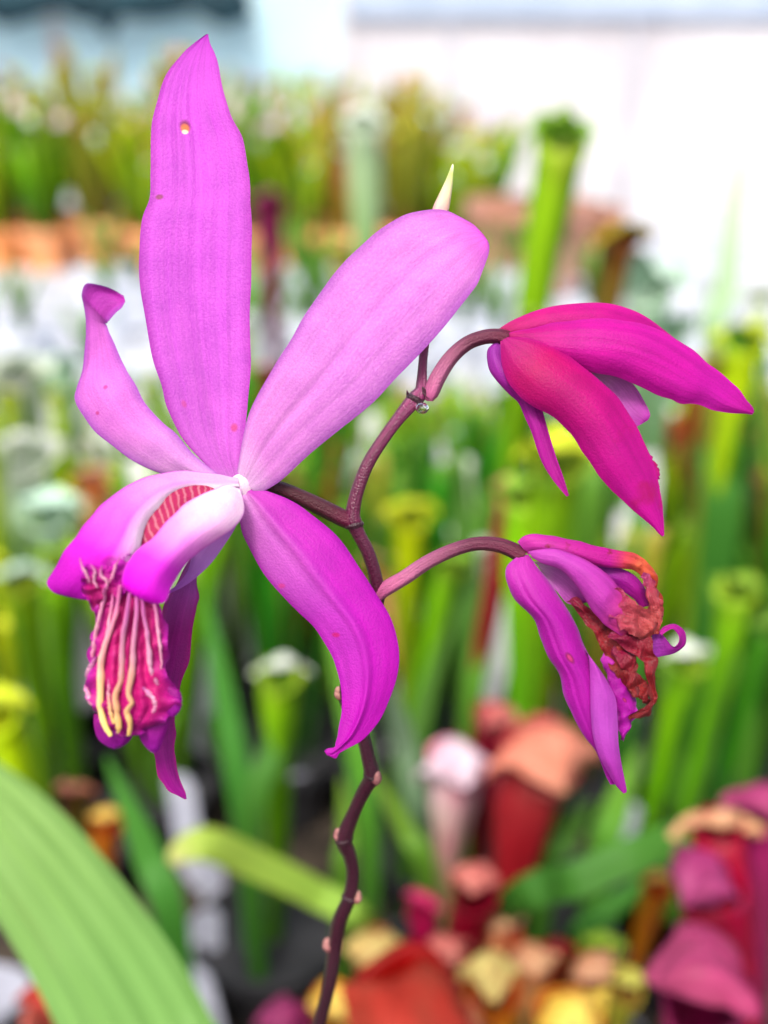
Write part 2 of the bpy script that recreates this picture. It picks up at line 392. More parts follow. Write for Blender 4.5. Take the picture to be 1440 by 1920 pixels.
ALT = {'green': (.05, .16, .01), 'deep': (.02, .07, .01), 'lime': (.2, .34, .02), 'white': (.3, .48, .2), 'mint': (.2, .42, .22), 'red': (.2, .03, .015), 'crimson': (.2, .01, .03),
       'pink': (.3, .03, .08), 'salmon': (.4, .04, .03), 'peach': (.42, .1, .03), 'amber': (.45, .08, .02), 'tan': (.3, .1, .03), 'copper': (.1, .14, .02), 'olive': (.16, .1, .03), 'rosewhite': (.6, .2, .3)}
PM = {}
for k, (ts, hs) in PAL.items():
    kf = RED.get(k, 1.0); GF = {'red': .5, 'crimson': .5, 'pink': .6, 'salmon': .85}.get(k, 1.0)
    vv = lambda c_: (vivid(c_)[0], vivid(c_)[1] * (GF if vivid(c_)[0] > vivid(c_)[1] * 1.5 else 1), vivid(c_)[2])
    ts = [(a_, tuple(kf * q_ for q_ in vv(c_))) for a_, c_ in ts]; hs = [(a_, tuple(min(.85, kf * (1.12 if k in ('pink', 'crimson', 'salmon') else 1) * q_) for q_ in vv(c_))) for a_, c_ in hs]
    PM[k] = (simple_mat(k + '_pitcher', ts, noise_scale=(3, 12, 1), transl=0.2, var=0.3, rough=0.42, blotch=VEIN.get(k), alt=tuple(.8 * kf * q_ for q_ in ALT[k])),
             simple_mat(k + '_lid', hs, noise_scale=(4, 9, 1), transl=0.3, var=0.25, rough=0.42, blotch=VEIN.get(k), alt=tuple(.6 * kf * a_ + .4 * b_ for a_, b_ in zip(ALT[k], hs[1][1]))))

def pitcher_meshes(M, r, front, base=None, hood=1.0, bend=110.0, a0=6.0, hoodw=1.25, seg=10, nr=11, seed=0.0, lean=0.15, flare=1.25, slim=0.35, ruff=0.25):
    """returns (tube MB, hood MB); M mouth point, base ground point, front = horizontal facing vector"""
    base = base or Vector((M.x, M.y, 0))
    f = front.normalized()
    H = (M - base).length
    ctrl = base.lerp(M, 0.55) + Vector((0, 0, 1)) * 0 - f * H * lean
    def bz(t): return base * (1 - t) ** 2 + ctrl * (2 * t * (1 - t)) + M * t * t
    side = Vector((0, 0, 1)).cross(f).normalized()
    axis = (M - ctrl).normalized()
    rings = []; us = []
    prof = [(0, slim), (0.12, slim), (0.3, slim + .12), (0.5, slim + .25), (0.68, .78), (0.82, .96), (0.92, 1.0), (0.97, 1.0), (1.0, flare * .98)]
    for (t, q) in prof:
        c = bz(t); tg = (bz(min(t + .02, 1)) - bz(max(t - .02, 0))).normalized()
        a = (side - tg * side.dot(tg)).normalized(); b = a.cross(tg).normalized()
        if b.dot(f) < 0: b = -b
        ring = []
        for k in range(seg):
            th = 2 * math.pi * k / seg
            rr = r * q * (1 + 0.34 * noise.noise(Vector((math.cos(th) * .9 + seed, math.sin(th) * .9, t * 3.5 + seed))))
            p = c + a * math.cos(th) * rr + b * math.sin(th) * rr
            if abs(th - math.pi / 2) < 0.35 and t < .95: p += b * r * 0.38 * math.sin(math.pi * t)      # front wing
            if t > .9: p += tg * (-math.sin(th) * r * 0.35 * (t - .85) / .15)                            # mouth slopes to the front
            ring.append(p)
        rings.append(ring); us.append(t * .86)
    top = rings[-1]; cc = sum(top, Vector()) / seg
    rings.append([cc + (p - cc) * .86 - axis * r * .05 for p in top]); us.append(.9)
    rings.append([cc + (p - cc) * .7 - axis * r * .7 for p in top]); us.append(.95)
    rings.append([cc + (p - cc) * .35 - axis * r * 2.2 for p in top]); us.append(1.0)
    mb = MB(); mb.grid(rings, lambda i, j: (us[i], j / seg), closed=True); mb.cap(rings[0][::-1], 0)
    # hood: neck at the back rim, arching forward
    hb = MB()
    if hood > 0:
        tg = axis; b = (f - tg * f.dot(tg)).normalized()
        p = cc - b * r * flare * .82 - tg * r * .05; n = 8 if seg < 10 else 15; nv = 7 if seg < 10 else 13; L = r * 3.1 * hood; ang = R(a0); rows = []; rows2 = []
        for i in range(n):
            s = i / (n - 1)
            d = tg * math.cos(ang) + b * math.sin(ang)
            nrm = (-b * math.cos(ang) + tg * math.sin(ang))
            wd = r * hoodw * (0.5 + 0.75 * math.sin(math.pi * min(1, s * 1.02) ** .85)) * (1 if s < .75 else (1 - ((s - .75) / .25) ** 2 * .8))
            row = []
            for j in range(nv):
                v = j / (nv - 1) * 2 - 1
                cup = -abs(v) ** 2 * wd * .62 * (1 - s * .35)
                rf = ruff * r * abs(v) ** 2 * math.sin(s * 11 + seed * 3 + (v > 0) * 2) * min(1, s * 3)
                row.append(p + side * wd * v * (1 + .3 * noise.noise(Vector((s * 4, seed, (v > 0) * 5)))) + nrm * (cup + rf + r * .5 * noise.noise(Vector((s * 2.2 + seed, v * 1.6, seed)))))
            rows.append(row); rows2.append([q - nrm * r * .05 for q in row])
            p = p + d * (L / n); ang += R(bend) / n * (1.6 if .15 < s < .7 else .5)
        hb.grid(rows, lambda i, j: (i / (n - 1), j / (nv - 1)))
        hb.grid([q[::-1] for q in rows2], lambda i, j: (i / (n - 1), 1 - j / (nv - 1)))
        edge = [q[0] for q in rows] + rows[-1][1:] + [q[-1] for q in rows[::-1]][1:]
        edge2 = [q[0] for q in rows2] + rows2[-1][1:] + [q[-1] for q in rows2[::-1]][1:]
        hb.grid([edge, edge2], lambda i, j: (1, .5))
    return mb, hb

def pot_mb(mb, c, r, h, rim=1.1, seg=16, soil=True):
    prof = [(0, .78), (h * .82, .95), (h * .82, rim), (h, rim), (h, rim * .9), (h * .86, rim * .86)]
    rings = [[c + Vector((math.cos(6.28318 * k / seg) * r * q, math.sin(6.28318 * k / seg) * r * q, z)) for k in range(seg)] for z, q in prof]
    mb.grid(rings, closed=True); mb.cap(rings[0][::-1]); mb.cap(rings[-1], 1)
m_blackpot = flat_mat('black_plastic', (0.012, 0.012, 0.014), (0.03, 0.03, 0.034), scale=40, rough=0.45, bump=0.05)
m_terra = flat_mat('orange_pot', (0.72, 0.24, 0.05), (0.76, 0.4, 0.22), scale=9, rough=0.6, bump=0.1)
m_terra2 = flat_mat('pink_clay', (0.62, 0.27, 0.2), (0.72, 0.4, 0.32), scale=9, rough=0.7, bump=0.1)
m_whitepot = flat_mat('white_plastic', (0.5, 0.54, 0.62), (0.74, 0.77, 0.84), scale=9, rough=0.4, bump=0.05)
m_brownclay = flat_mat('brown_clay', (0.33, 0.14, 0.09), (0.55, 0.3, 0.22), scale=6, rough=0.75, bump=0.2)
m_soil = m_ground

def pitcher_plant(label, pal, heads, group=None, pot=0.03, name='pitcher_plant', pot_m=None, base=None, cat='pitcher plant', pot_h=0.035):
    """heads: list of dicts px,py,d,w (mouth width in photo pixels there) + options"""
    first = heads[0]
    M0 = PD(first['px'], first['py'], first['d'])
    if base is None:
        b0 = Vector((M0.x + first.get('bx', 0) , M0.y + first.get('by', 0.01), 0))
    else: b0 = Vector(base)
    root = thing(name, b0, label, cat, group)
    if pot:
        mb = MB(); pot_mb(mb, b0, pot, pot_h); mb.obj('pot', pot_m or m_blackpot, root, smooth=False)
    for i, h in enumerate(heads):
        M = PD(h['px'], h['py'], h['d']); r = h['w'] * T * h['d'] / 960 / 2
        fa = R(h.get('face', -90)); front = Vector((math.cos(fa), math.sin(fa), 0))
        bb = b0 + Vector((random.uniform(-.3, .3), random.uniform(-.3, .3), 0)) * (pot or .02) + Vector((0, 0, pot_h * .84 if pot else 0))
        if 'via' in h: bb = PH(h['via'][0], h['via'][1], pot_h * .84)
        if bb.z > M.z - .02: bb.z = 0
        tb, hb = pitcher_meshes(M, r, front, bb, hood=h.get('hood', 1.0), bend=h.get('bend', 110), a0=h.get('a0', 8), hoodw=h.get('hw', 1.25), seed=i * 3.1 + h['px'] * .01,
                                lean=h.get('lean', .05), flare=h.get('flare', 1.25), slim=h.get('slim', .35), seg=18, ruff=h.get('ruff', .25))
        pm = PM[h.get('pal', pal)]
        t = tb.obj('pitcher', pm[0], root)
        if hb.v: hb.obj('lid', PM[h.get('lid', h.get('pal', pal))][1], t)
    return root

random.seed(7)
def plant_proto(pal, n, hmin, hmax, r, label, group, pot=0.034, pot_m=None, pot_h=0.035, blades=5, spread=1.25):
    """built round the world origin"""
    root = thing('pitcher_plant', Vector((0, 0, 0)), label, 'pitcher plant', group)
    mb = MB(); pot_mb(mb, Vector((0, 0, 0)), pot, pot_h); mb.obj('pot', pot_m or m_blackpot, root, smooth=False)
    for i in range(n):
        a = 6.283 * i / n + random.uniform(-.4, .4); sp = random.uniform(.3, 1.1) * spread
        h = random.uniform(hmin, hmax)
        bb = Vector((math.cos(a) * pot * .4, math.sin(a) * pot * .4, pot_h * .84))
        M = Vector((math.cos(a) * pot * 1.1 * sp, math.sin(a) * pot * 1.1 * sp, pot_h + h))
        fa = random.uniform(0, 6.28)
        tb, hb = pitcher_meshes(M, r * random.uniform(.75, 1.15), Vector((math.cos(fa), math.sin(fa), 0)), bb, seed=i * 2.7 + h * 10, seg=8,
                                hood=random.uniform(.8, 1.25), bend=random.uniform(70, 140), a0=random.uniform(-10, 25), lean=random.uniform(-.04, .12), ruff=random.uniform(.2, .6))
        lp = pal if pot < .05 and random.random() < .8 or random.random() < .25 else random.choice(['white', 'peach', 'lime', 'lime', 'mint', 'rosewhite'])
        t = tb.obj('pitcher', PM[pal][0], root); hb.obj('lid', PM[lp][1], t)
    for i in range(blades):
        a = random.uniform(0, 6.28); h = random.uniform(hmin, hmax) * 1.05
        d = Vector((math.cos(a), math.sin(a), 0)); s = d.cross(Vector((0, 0, 1))); wd = r * random.uniform(.5, 1.0)
        rows = []
        for k in range(9):
            t = k / 8; c = Vector((0, 0, pot_h * .8)) + d * (pot * 1.2 * t * t) + Vector((0, 0, h * t))
            ww = wd * (1 - t ** 3) * (.5 + t * .8) + .0003
            rows.append([c - s * ww, c + d * ww * .25, c + s * ww])
        mb = MB(); mb.grid(rows); mb.obj('leaf', m_blade, root)
    return root
def copy_tree(o, parent=None):
    c = o.copy(); COL.objects.link(c)
    if parent is not None: c.parent = parent
    for ch in list(kids[o.name]): copy_tree(ch, c)
    return c
m_blade = simple_mat('green_blade', [(0, (0.03, 0.09, 0.012)), (0.5, (0.09, 0.25, 0.02)), (1, (0.17, 0.33, 0.04))], noise_scale=(2, 14, 1), transl=0.3, var=0.2, rough=0.45)

# prototypes for the crowd
protos = {}
def kids_of(o): return [c for c in bpy.data.objects if c.parent == o]
crowd = [('green', 11, .5, 1.0, .0046), ('green', 9, .45, 1.0, .0055), ('deep', 12, .5, 1.0, .0042), ('deep', 10, .4, 1.0, .005), ('lime', 9, .5, 1.0, .0055),
         ('white', 8, .55, 1.0, .007), ('mint', 7, .6, 1.0, .0065), ('olive', 10, .5, 1, .0046), ('red', 8, .4, .95, .006), ('peach', 7, .5, 1, .0055)]
CL = {'green': 'mid green pitcher plant in a black pot, blurred in the crowd behind the orchid', 'deep': 'dark green narrow pitcher plant in a black pot in the shade of the crowd',
      'lime': 'yellow-green pitcher plant in a black pot, a bright patch in the blurred crowd', 'white': 'white-topped pitcher plant in a black pot, a pale patch in the blurred crowd',
      'mint': 'mint-topped pitcher plant in a black pot in the blurred crowd', 'olive': 'olive brownish pitcher plant in a black pot in the blurred crowd',
      'red': 'small red pitcher plant in a black pot, a red patch in the blurred crowd', 'peach': 'peach-lipped pitcher plant in a black pot in the blurred crowd'}
kids = {}
P_BASEH = 0.2
plist = {}
for (pal, n, a, b, r) in crowd:
    root = plant_proto(pal, n, P_BASEH * a, P_BASEH * b, r, CL[pal], pal + ' pitcher plants in the crowd')
    plist.setdefault(pal, []).append(root)
far = []
FL = {'green': 'bright green tall pitcher plant in a small clay pot in the far left row', 'olive': 'olive tall pitcher plant in a small clay pot in the far left row',
      'lime': 'yellow-green tall pitcher plant in a small clay pot in the far left row', 'deep': 'dark green tall pitcher plant in a small clay pot in the far left row',
      'peach': 'peach-lidded tall pitcher plant in a small clay pot in the far left row'}
for (pal, n, r, pm) in (('green', 9, .02, m_terra), ('olive', 9, .02, m_terra), ('lime', 8, .02, m_terra), ('deep', 9, .017, m_terra), ('peach', 8, .02, m_terra), ('green', 9, .022, m_terra2)):
    far.append((pal, plant_proto(pal, n * 2, .13, .29, r * .62, FL[pal], pal + ' tall pitcher plants in the far left row', pot=.058, pot_m=pm, pot_h=.09, blades=7, spread=1.5)))
for o in bpy.data.objects: kids[o.name] = []
for o in bpy.data.objects:
    if o.parent: kids[o.parent.name].append(o)
used = set()
def place(o, loc, rz, sc):
    if o.name in used: o = copy_tree(o)
    else: used.add(o.name)
    o.location = loc; o.rotation_euler = (0, 0, rz); o.scale = sc
    return o
random.seed(21)
# the crowd between the orchid and the pale path
yy = 0.44
count = 0
while yy < 1.08:
    half = (yy + .1) * .44 + .05
    xx = -half + random.uniform(0, .04)
    while xx < half:
        hmax = max(.05, .36 - .225 * yy + random.uniform(-.04, .015))
        pxx = 720 + xx / yy * 960 / T * .93
        wts = {'green': 5, 'deep': 5, 'lime': 1.0, 'white': .5, 'mint': .3, 'olive': 1.6, 'red': .35, 'peach': .2}
        if pxx < 480 and yy > .5: wts.update(white=6, mint=2.5, peach=1.4, deep=1.2)
        if pxx > 900: wts.update(deep=7, green=5, white=.2, peach=0, lime=.5, red=.2)
        pal = random.choices(list(wts), list(wts.values()))[0]
        o = random.choice(plist[pal]); s = hmax / (P_BASEH + .035) * random.uniform(.8, 1.05)
        s = max(.4, s); sw = random.uniform(.85, 1.15) * (.75 + .35 * yy)
        place(o, (xx, yy + random.uniform(-.02, .02), 0), random.uniform(0, 6.28), (sw, sw, s)); count += 1
        xx += .078 * sw + random.uniform(0, .03)
    yy += .072
# fine grassy stems between the pots
random.seed(12)
mb = MB()
for i in range(2600):
    y = random.uniform(.6, 1.1); x = random.uniform(-.46, .46) * (y + .08)
    h = random.uniform(.35, 1.0) * max(.05, .33 - .22 * y); a = random.uniform(0, 6.28); d = Vector((math.cos(a), math.sin(a), 0)); q = Vector((-d.y, d.x, 0)); ww = random.uniform(.0006, .0018); ln = random.uniform(0, .35) * h
    b_ = Vector((x, y, 0))
    mb.grid([[b_ + d * ln * t * t + Vector((0, 0, h * t)) - q * ww * (1.05 - t), b_ + d * ln * t * t + Vector((0, 0, h * t)) + q * ww * (1.05 - t)] for t in (0, .35, .7, 1)], mi=i % 4)
tag(mb.obj('grass', [m_blade, m_blade, simple_mat('straw_stem', [(0, (0.12, 0.09, 0.03)), (1, (0.36, 0.33, 0.12))], transl=.2), simple_mat('lime_stem', [(0, (0.08, 0.16, 0.01)), (1, (0.4, 0.5, 0.06))], transl=.3)]), kind='stuff')
# the far left row
for row in range(3):
    xx = -1.55 - .05 * row
    while xx < (.33 if row else .25):
        pal, o = random.choices(far, (3, 4, 6, .8, 3, 2))[0]
        s = random.uniform(.93, 1.25)
        if xx > .1: s *= .82
        place(o, (xx, 2.46 + row * .19 + random.uniform(-.03, .03), 0), random.uniform(0, 6.28), (1, 1, s)); count += 1
        xx += random.uniform(.116, .128)
for pal in plist:                       # any prototype never placed goes into the crowd too
    for o in plist[pal]:
        if o.name not in used: place(o, (random.uniform(-.3, .3), .9, 0), 0, (.7, .7, .55))
for pal, o in far:
    if o.name not in used: place(o, (random.uniform(-1, 0), 3.3, 0), 0, (1, 1, .9))

# white pots on the path between crowd and far row
proto_pot = None
for i in range(46):
    yy = random.uniform(1.2, 1.85); xx = random.uniform(-.46, .46) * yy
    pxx = 720 + xx / yy * 960 / T * .93
    if pxx > 1000 and yy > 1.5: continue
    if proto_pot is None:
        rt = thing('white_pot', (0, 0, 0), 'white plastic pot with a green seedling on the pale path behind the crowd', 'plant pot', 'white pots on the pale path')
        mb = MB(); pot_mb(mb, Vector((0, 0, 0)), .04, .09); mb.obj('pot', m_whitepot, rt, smooth=False)
        for k in range(5):
            a = k * 1.3; d = Vector((math.cos(a), math.sin(a), 0)); s = d.cross(Vector((0, 0, 1))); rows = []
            for q in range(7):
                t = q / 6; c = Vector((0, 0, .08)) + d * .05 * t * t + Vector((0, 0, .1 * t)); ww = .009 * math.sin(math.pi * min(.98, t * .8 + .18))
                rows.append([c - s * ww, c + d * ww * .3, c + s * ww])
            mb = MB(); mb.grid(rows); mb.obj('leaf', m_blade, rt)
        kids[rt.name] = [c for c in bpy.data.objects if c.parent == rt]
        for c in kids[rt.name]: kids[c.name] = []
        proto_pot = rt; o = rt
    else: o = copy_tree(proto_pot)
    o.location = (xx, yy, 0); o.rotation_euler = (0, 0, random.uniform(0, 6)); s = random.uniform(.8, 1.2); o.scale = (s, s, s * random.uniform(.8, 1.1))

# clay pot behind
for (px, py, wpx, hpx, lab) in ((985, 556, 215, 205, 'large brown clay pot standing behind the tall green pitcher'), (1115, 520, 90, 150, 'smaller clay pot right of the tall green pitcher')):
    c = PH(px, py, 0); d = (c - CAM).dot(FWD); w = wpx * T * d / 960; h = hpx * T * d / 960
    rt = thing('clay_pot', c, lab, 'plant pot')
    mb = MB(); pot_mb(mb, c, w / 2, h * .85, seg=24); mb.obj('pot', m_brownclay, rt, smooth=False)
    mb = MB(); mb.grid([[c + Vector((math.cos(6.28 * k / 20) * w * .44 * q, math.sin(6.28 * k / 20) * w * .44 * q, h * .76 + (1 - q) * .03)) for k in range(20)] for q in (.02, .5, 1)], closed=True); mb.obj('soil', m_soil, rt)

# ------------------------------------------------------------------ greenhouse wall, rails, rolled shade cloth
m_white = flat_mat('white_panel', (0.56, 0.53, 0.56), (0.78, 0.77, 0.79), scale=1.3, rough=0.5, bump=0.05, trans=0.3)
m_cyan = flat_mat('pale_blue_panel', (0.5, 0.74, 0.8), (0.64, 0.82, 0.87), scale=1.6, rough=0.5, bump=0.05, trans=0.3)
m_post = flat_mat('grey_post', (0.3, 0.3, 0.34), (0.45, 0.45, 0.5), scale=5, rough=0.5, bump=0.05)
m_rail = flat_mat('pale_blue_rail', (0.27, 0.34, 0.44), (0.36, 0.43, 0.54), scale=5, rough=0.5, bump=0.05)
m_dark = flat_mat('dark_teal_cloth', (0.006, 0.016, 0.024), (0.015, 0.06, 0.08), scale=14, rough=0.8, bump=0.5)
WY = 4.2
rt = thing('greenhouse_wall', (0, WY, 0), 'white greenhouse wall of translucent panels between grey posts', 'wall')
xs = [-3.6, -2.3, -1.25, -.15,   .25, .95, 2.1, 3.4]
for i in range(len(xs) - 1):
    mb = MB(); mb.box((xs[i] + .02, WY, 0), (xs[i + 1] - .02, WY + .02, 1.5)); mb.obj('panel', m_cyan if i < 3 else m_white, rt, smooth=False)
for i, x in enumerate(xs):
    mb = MB(); mb.box((x - .02, WY - .015, 0), (x + .02, WY + .035, 1.55)); mb.obj('post', m_post if i in (0, 4, 5, 7) else m_white, rt, smooth=False)
a = PD(700, 38, WY / math.cos(R(PITCH)) * .93)
mb = MB(); mb.box((-.14, WY - .03, .675), (3.4, WY - .017, .80)); mb.obj('rail', m_rail, rt, smooth=False)
rt = thing('shade_cloth', (-1.0, WY - .1, .7), 'dark teal rolled shade cloth hanging along the top left of the wall', 'shade cloth')
pts = [Vector((-2.0 + i * .1, WY - .1, .735 + .015 * math.sin(i * 1.7))) for i in range(16)]
mb = MB(); tube_w(mb, pts, [.07 + .02 * math.sin(i * 2.3) for i in range(16)], seg=10); mb.obj('roll', m_dark, rt)
mb = MB(); tube_w(mb, [Vector((-1.02, WY - .1, .78 - k * .035)) for k in range(6)], [.03, .06, .065, .05, .035, .015], seg=10); mb.obj('tie', m_dark, rt)

# a label of its own for every repeat: by colour, by what it stands behind, by its order there
def to_px(p):
    v = p - CAM; d = v.dot(FWD); return 720 + v.x / d * 960 / T, 960 - v.dot(UP) / d * 960 / T, d
ZN = [(160, 'at the left edge'), (420, 'behind the lip'), (640, 'behind the drooping sepal'), (860, 'behind the stalk'), (1060, 'behind the pedicels'), (1260, 'behind the drooping flowers'), (9999, 'near the right edge')]
ZF = [(130, 'at the far left'), (480, 'behind the upright sepal'), (700, 'right of the upright sepal'), (9999, 'behind the upper right petal')]
ORD = ['leftmost', 'second from left', 'third from left', 'fourth from left', 'fifth from left', 'sixth from left', 'seventh from left', 'eighth from left', 'ninth from left', 'tenth from left']
def relabel(match, zones, depths, kindtext):
    cells = {}
    for o in COL.objects:
        if o.parent is None and o.get('group') and match in o['group']:
            x, y, d = to_px(Vector(o.location) + Vector((0, 0, .12)))
            z = next(t for m_, t in zones if x < m_); dp = next(t for m_, t in depths if o.location.y < m_)
            cells.setdefault((kindtext(o), z, dp), []).append((x, o))
    for (kt, z, dp), L in cells.items():
        L.sort(key=lambda q: q[0])
        for i, (x, o) in enumerate(L):
            lab = kt + ' ' + dp + ' ' + z
            if len(L) > 1: lab = ORD[min(i, 9)] + ' ' + lab
            o['label'] = lab
KT = {'green': 'mid green', 'deep': 'dark green', 'lime': 'yellow-green', 'white': 'white-topped', 'mint': 'mint-topped', 'olive': 'olive', 'red': 'small red', 'peach': 'peach-lipped'}
relabel('in the crowd', ZN, [(.5, 'in front row'), (.64, 'in second row'), (.8, 'in middle row'), (.95, 'in fourth row'), (99, 'in back row')], lambda o: KT[o['group'].split()[0]] + ' pitcher plant')
relabel('far left row', ZF, [(2.6, 'in front'), (2.78, 'in middle'), (99, 'at back')], lambda o: 'tall ' + KT[o['group'].split()[0]] + ' potted plant')
relabel('white pots', ZN, [(1.5, 'nearest on path'), (1.9, 'midway on path'), (99, 'farthest on path')], lambda o: 'white pot with seedling')

# ------------------------------------------------------------------ named background plants
def H(px, py, d, w, **k): return dict(px=px, py=py, d=d, w=w, **k)
pitcher_plant('tall bright green pitcher with a round frilled head, against the white wall', 'green',
              [H(1050, 262, .46, 84, hood=.62, bend=40, slim=.5, flare=1.2, hw=1.2, bx=-.02, face=-80, ruff=.5),
               H(995, 600, .47, 40, pal='green', hood=.8)], pot=.035)
pitcher_plant('tall pitcher with a brown throat and yellow flared lid, right of the tall green pitcher', 'copper',
              [H(1163, 436, .5, 62, hood=1.05, hw=1.9, bend=40, a0=55, face=-60, bx=-.01, flare=1.5)], pot=.03)
pitcher_plant('pale mint pitcher with a frilled lid, below the yellow flared lid', 'mint',
              [H(1215, 545, .52, 72, hood=.85, hw=1.5, bend=50, ruff=.7, face=-100), H(1260, 620, .55, 60, pal='mint', hood=.8, ruff=.6)], pot=.035)
pitcher_plant('yellow-lidded pitcher at the right edge above the pink flower', 'lime',
              [H(1400, 640, .45, 66, hood=.8, hw=1.4, ruff=.5), H(1345, 690, .47, 50, pal='olive', hood=.8), H(1425, 560, .5, 40, pal='white')], pot=.035)
pitcher_plant('bright lime pitcher behind the two petal tips of the pink flower', 'lime',
              [H(1045, 860, .36, 92, pal='green', lid='lime', hood=1.0, hw=1.4, slim=.4), H(975, 930, .38, 60, pal='green')], pot=.035)
pitcher_plant('slim coral red pitcher on a tan stalk, left of the pink flower', 'crimson',
              [H(962, 925, .4, 56, pal='salmon', lid='salmon', hood=1.0, face=-120, slim=.3, bx=-.03)], pot=.03)
pitcher_plant('green pitcher with a round cream lid, right of the withered flower', 'green',
              [H(1290, 1235, .38, 62, lid='white', hood=.75, hw=1.3, slim=.5)], pot=.03)
pitcher_plant('green pitcher with a hooked lid near the right edge', 'green',
              [H(1385, 1105, .36, 60, hood=.8, hw=1.3, slim=.5, face=-140), H(1440, 1180, .4, 50, pal='deep')], pot=.03)
pitcher_plant('large salmon pink pitcher with a broad lid, below the withered flower', 'salmon',
              [H(1018, 1410, .32, 132, hood=1.15, hw=1.45, bend=110, a0=35, face=-75, slim=.25, bx=-.012, ruff=.35)], pot=.03)
pitcher_plant('small rust red pitcher, left behind the salmon pink one', 'red',
              [H(925, 1345, .38, 62, lid='salmon', hood=1.0, hw=1.3, face=-30, a0=30)], pot=.028)
pitcher_plant('white and pink veined pitcher right of the orchid stem', 'rosewhite',
              [H(855, 1430, .36, 84, hood=1.1, hw=1.4, face=-80, bend=100, a0=40)], pot=.03)
pitcher_plant('narrow orange red pitcher standing up from the bottom cluster', 'red',
              [H(885, 1670, .28, 72, lid='salmon', hood=1.25, hw=1.0, bend=120, a0=0, face=-100, slim=.5)], pot=.026)
pitcher_plant('amber pitcher with a rolled cream mouth at the bottom centre', 'amber',
              [H(915, 1850, .26, 90, lid='tan', hood=1.2, bend=150, a0=0, face=-90, hw=1.0), H(1000, 1800, .28, 60, pal='peach', hood=1.1, a0=30)], pot=.03)
pitcher_plant('yellow orange pitcher with a wavy lid at the bottom, right of the amber one', 'amber',
              [H(1065, 1915, .25, 105, hood=1.1, hw=1.35, bend=120, a0=20, ruff=.5, face=-60), H(860, 1930, .24, 80, pal='peach', hood=1.1, a0=20, face=-120)], pot=.03)
pitcher_plant('deep red broad pitcher at the bottom just right of the orchid stem', 'red',
              [H(768, 1880, .22, 175, hood=1.25, hw=1.15, bend=110, a0=40, slim=.5, face=-100, ruff=.3)], pot=.034)
pitcher_plant('tan olive pitcher with a domed lid, behind the deep red one', 'tan',
              [H(705, 1780, .29, 78, hood=1.2, bend=120, a0=25, hw=1.25)], pot=.03)
pitcher_plant('orange and yellow pitcher behind the bottom of the orchid stem', 'amber',
              [H(625, 1885, .27, 74, hood=1.1, hw=1.1, a0=20, face=-60)], pot=.028)
pitcher_plant('pink pitcher with a beaked lid at the bottom, left of the orchid stem', 'pink',
              [H(545, 1925, .26, 80, hood=1.3, bend=130, a0=10, face=-165, hw=1.1)], pot=.028)
pitcher_plant('magenta pink pitcher with an arched lid in the bottom right corner', 'pink',
              [H(1325, 1865, .22, 165, hood=1.3, bend=140, a0=0, face=-165, hw=1.1, slim=.9, flare=1.05)], pot=.034)
pitcher_plant('tall crimson pitcher along the right edge with a cream lid', 'crimson',
              [H(1345, 1545, .26, 104, lid='peach', hood=.6, bend=120, a0=30, face=-90, hw=1.3, slim=.95, flare=1.0, bx=.02, by=-.02, lean=-.12),
               H(1335, 1665, .25, 110, pal='crimson', lid='pink', hood=1.15, hw=1.1, a0=15, bend=130, face=-140, slim=.7, flare=1.05, bx=.02, by=-.02),
               H(1425, 1510, .27, 90, pal='pink', hood=1.1, hw=1.2, a0=30)], pot=.034)
pitcher_plant('white-lidded pitcher on a tall pale tube, left of the upper right petal', 'white',
              [H(682, 235, .8, 62, lid='white', hood=.8, hw=1.2, slim=.7), H(640, 480, .85, 40, pal='olive')], pot=.035)
pitcher_plant('small pink pitcher beside the upright sepal, above the orange pots', 'pink',
              [H(505, 385, .9, 46, hood=.8, face=-90)], pot=.035)
pitcher_plant('dark red pitcher between the upright sepal and the upper right petal', 'red',
              [H(497, 712, .5, 56, lid='red', hood=.6, slim=.6), H(642, 845, .5, 36, pal='red')], pot=.03)
pitcher_plant('yellow-green pitcher with a rounded lid, behind the bent pedicel', 'lime',
              [H(768, 965, .46, 64, lid='lime', hood=.7), H(850, 1060, .47, 50, pal='green'), H(708, 1060, .5, 44, pal='peach')], pot=.033)
pitcher_plant('pale cream-topped green pitcher, left of the drooping sepal', 'green',
              [H(525, 1265, .37, 66, lid='white', hood=.6, hw=1.3, slim=.5, bx=-.01)], pot=.03)
pitcher_plant('big white frilled pitcher at the left edge, upper one', 'white',
              [H(25, 700, .6, 82, hood=.8, hw=1.4, ruff=.5), H(120, 690, .66, 50, pal='mint', hood=.8)], pot=.035)
pitcher_plant('big white frilled pitcher at the left edge, lower one', 'white',
              [H(35, 860, .5, 96, hood=.85, hw=1.4, ruff=.5), H(90, 960, .48, 84, pal='mint', hood=.7, hw=1.3)], pot=.035)
pitcher_plant('white-lidded pitcher just below the small folded petal', 'white',
              [H(205, 780, .55, 70, hood=.8, hw=1.4, ruff=.4)], pot=.033)
pitcher_plant('cream and peach pitcher left of the lip of the open flower', 'peach',
              [H(175, 905, .52, 60, hood=.7, hw=1.3)], pot=.033)
pitcher_plant('pale green pitcher at the left edge beside the tip of the lip', 'white',
              [H(35, 1085, .42, 66, lid='mint', hood=.7, hw=1.4, pal='green'), H(110, 1060, .45, 60, pal='green')], pot=.033)
pitcher_plant('lime green pitcher at the left edge above the broad leaf', 'lime',
              [H(-5, 1330, .3, 80, hood=.8, slim=.7)], pot=.033)
pitcher_plant('orange red pitcher low at the left behind the broad leaf', 'salmon',
              [H(110, 1900, .26, 100, hood=.8, lid='red')], pot=.03)
pitcher_plant('brown orange pitchers showing above the broad leaf', 'copper',
              [H(140, 1490, .34, 50, lid='salmon', hood=.8), H(200, 1540, .34, 44, pal='amber')], pot=.03)

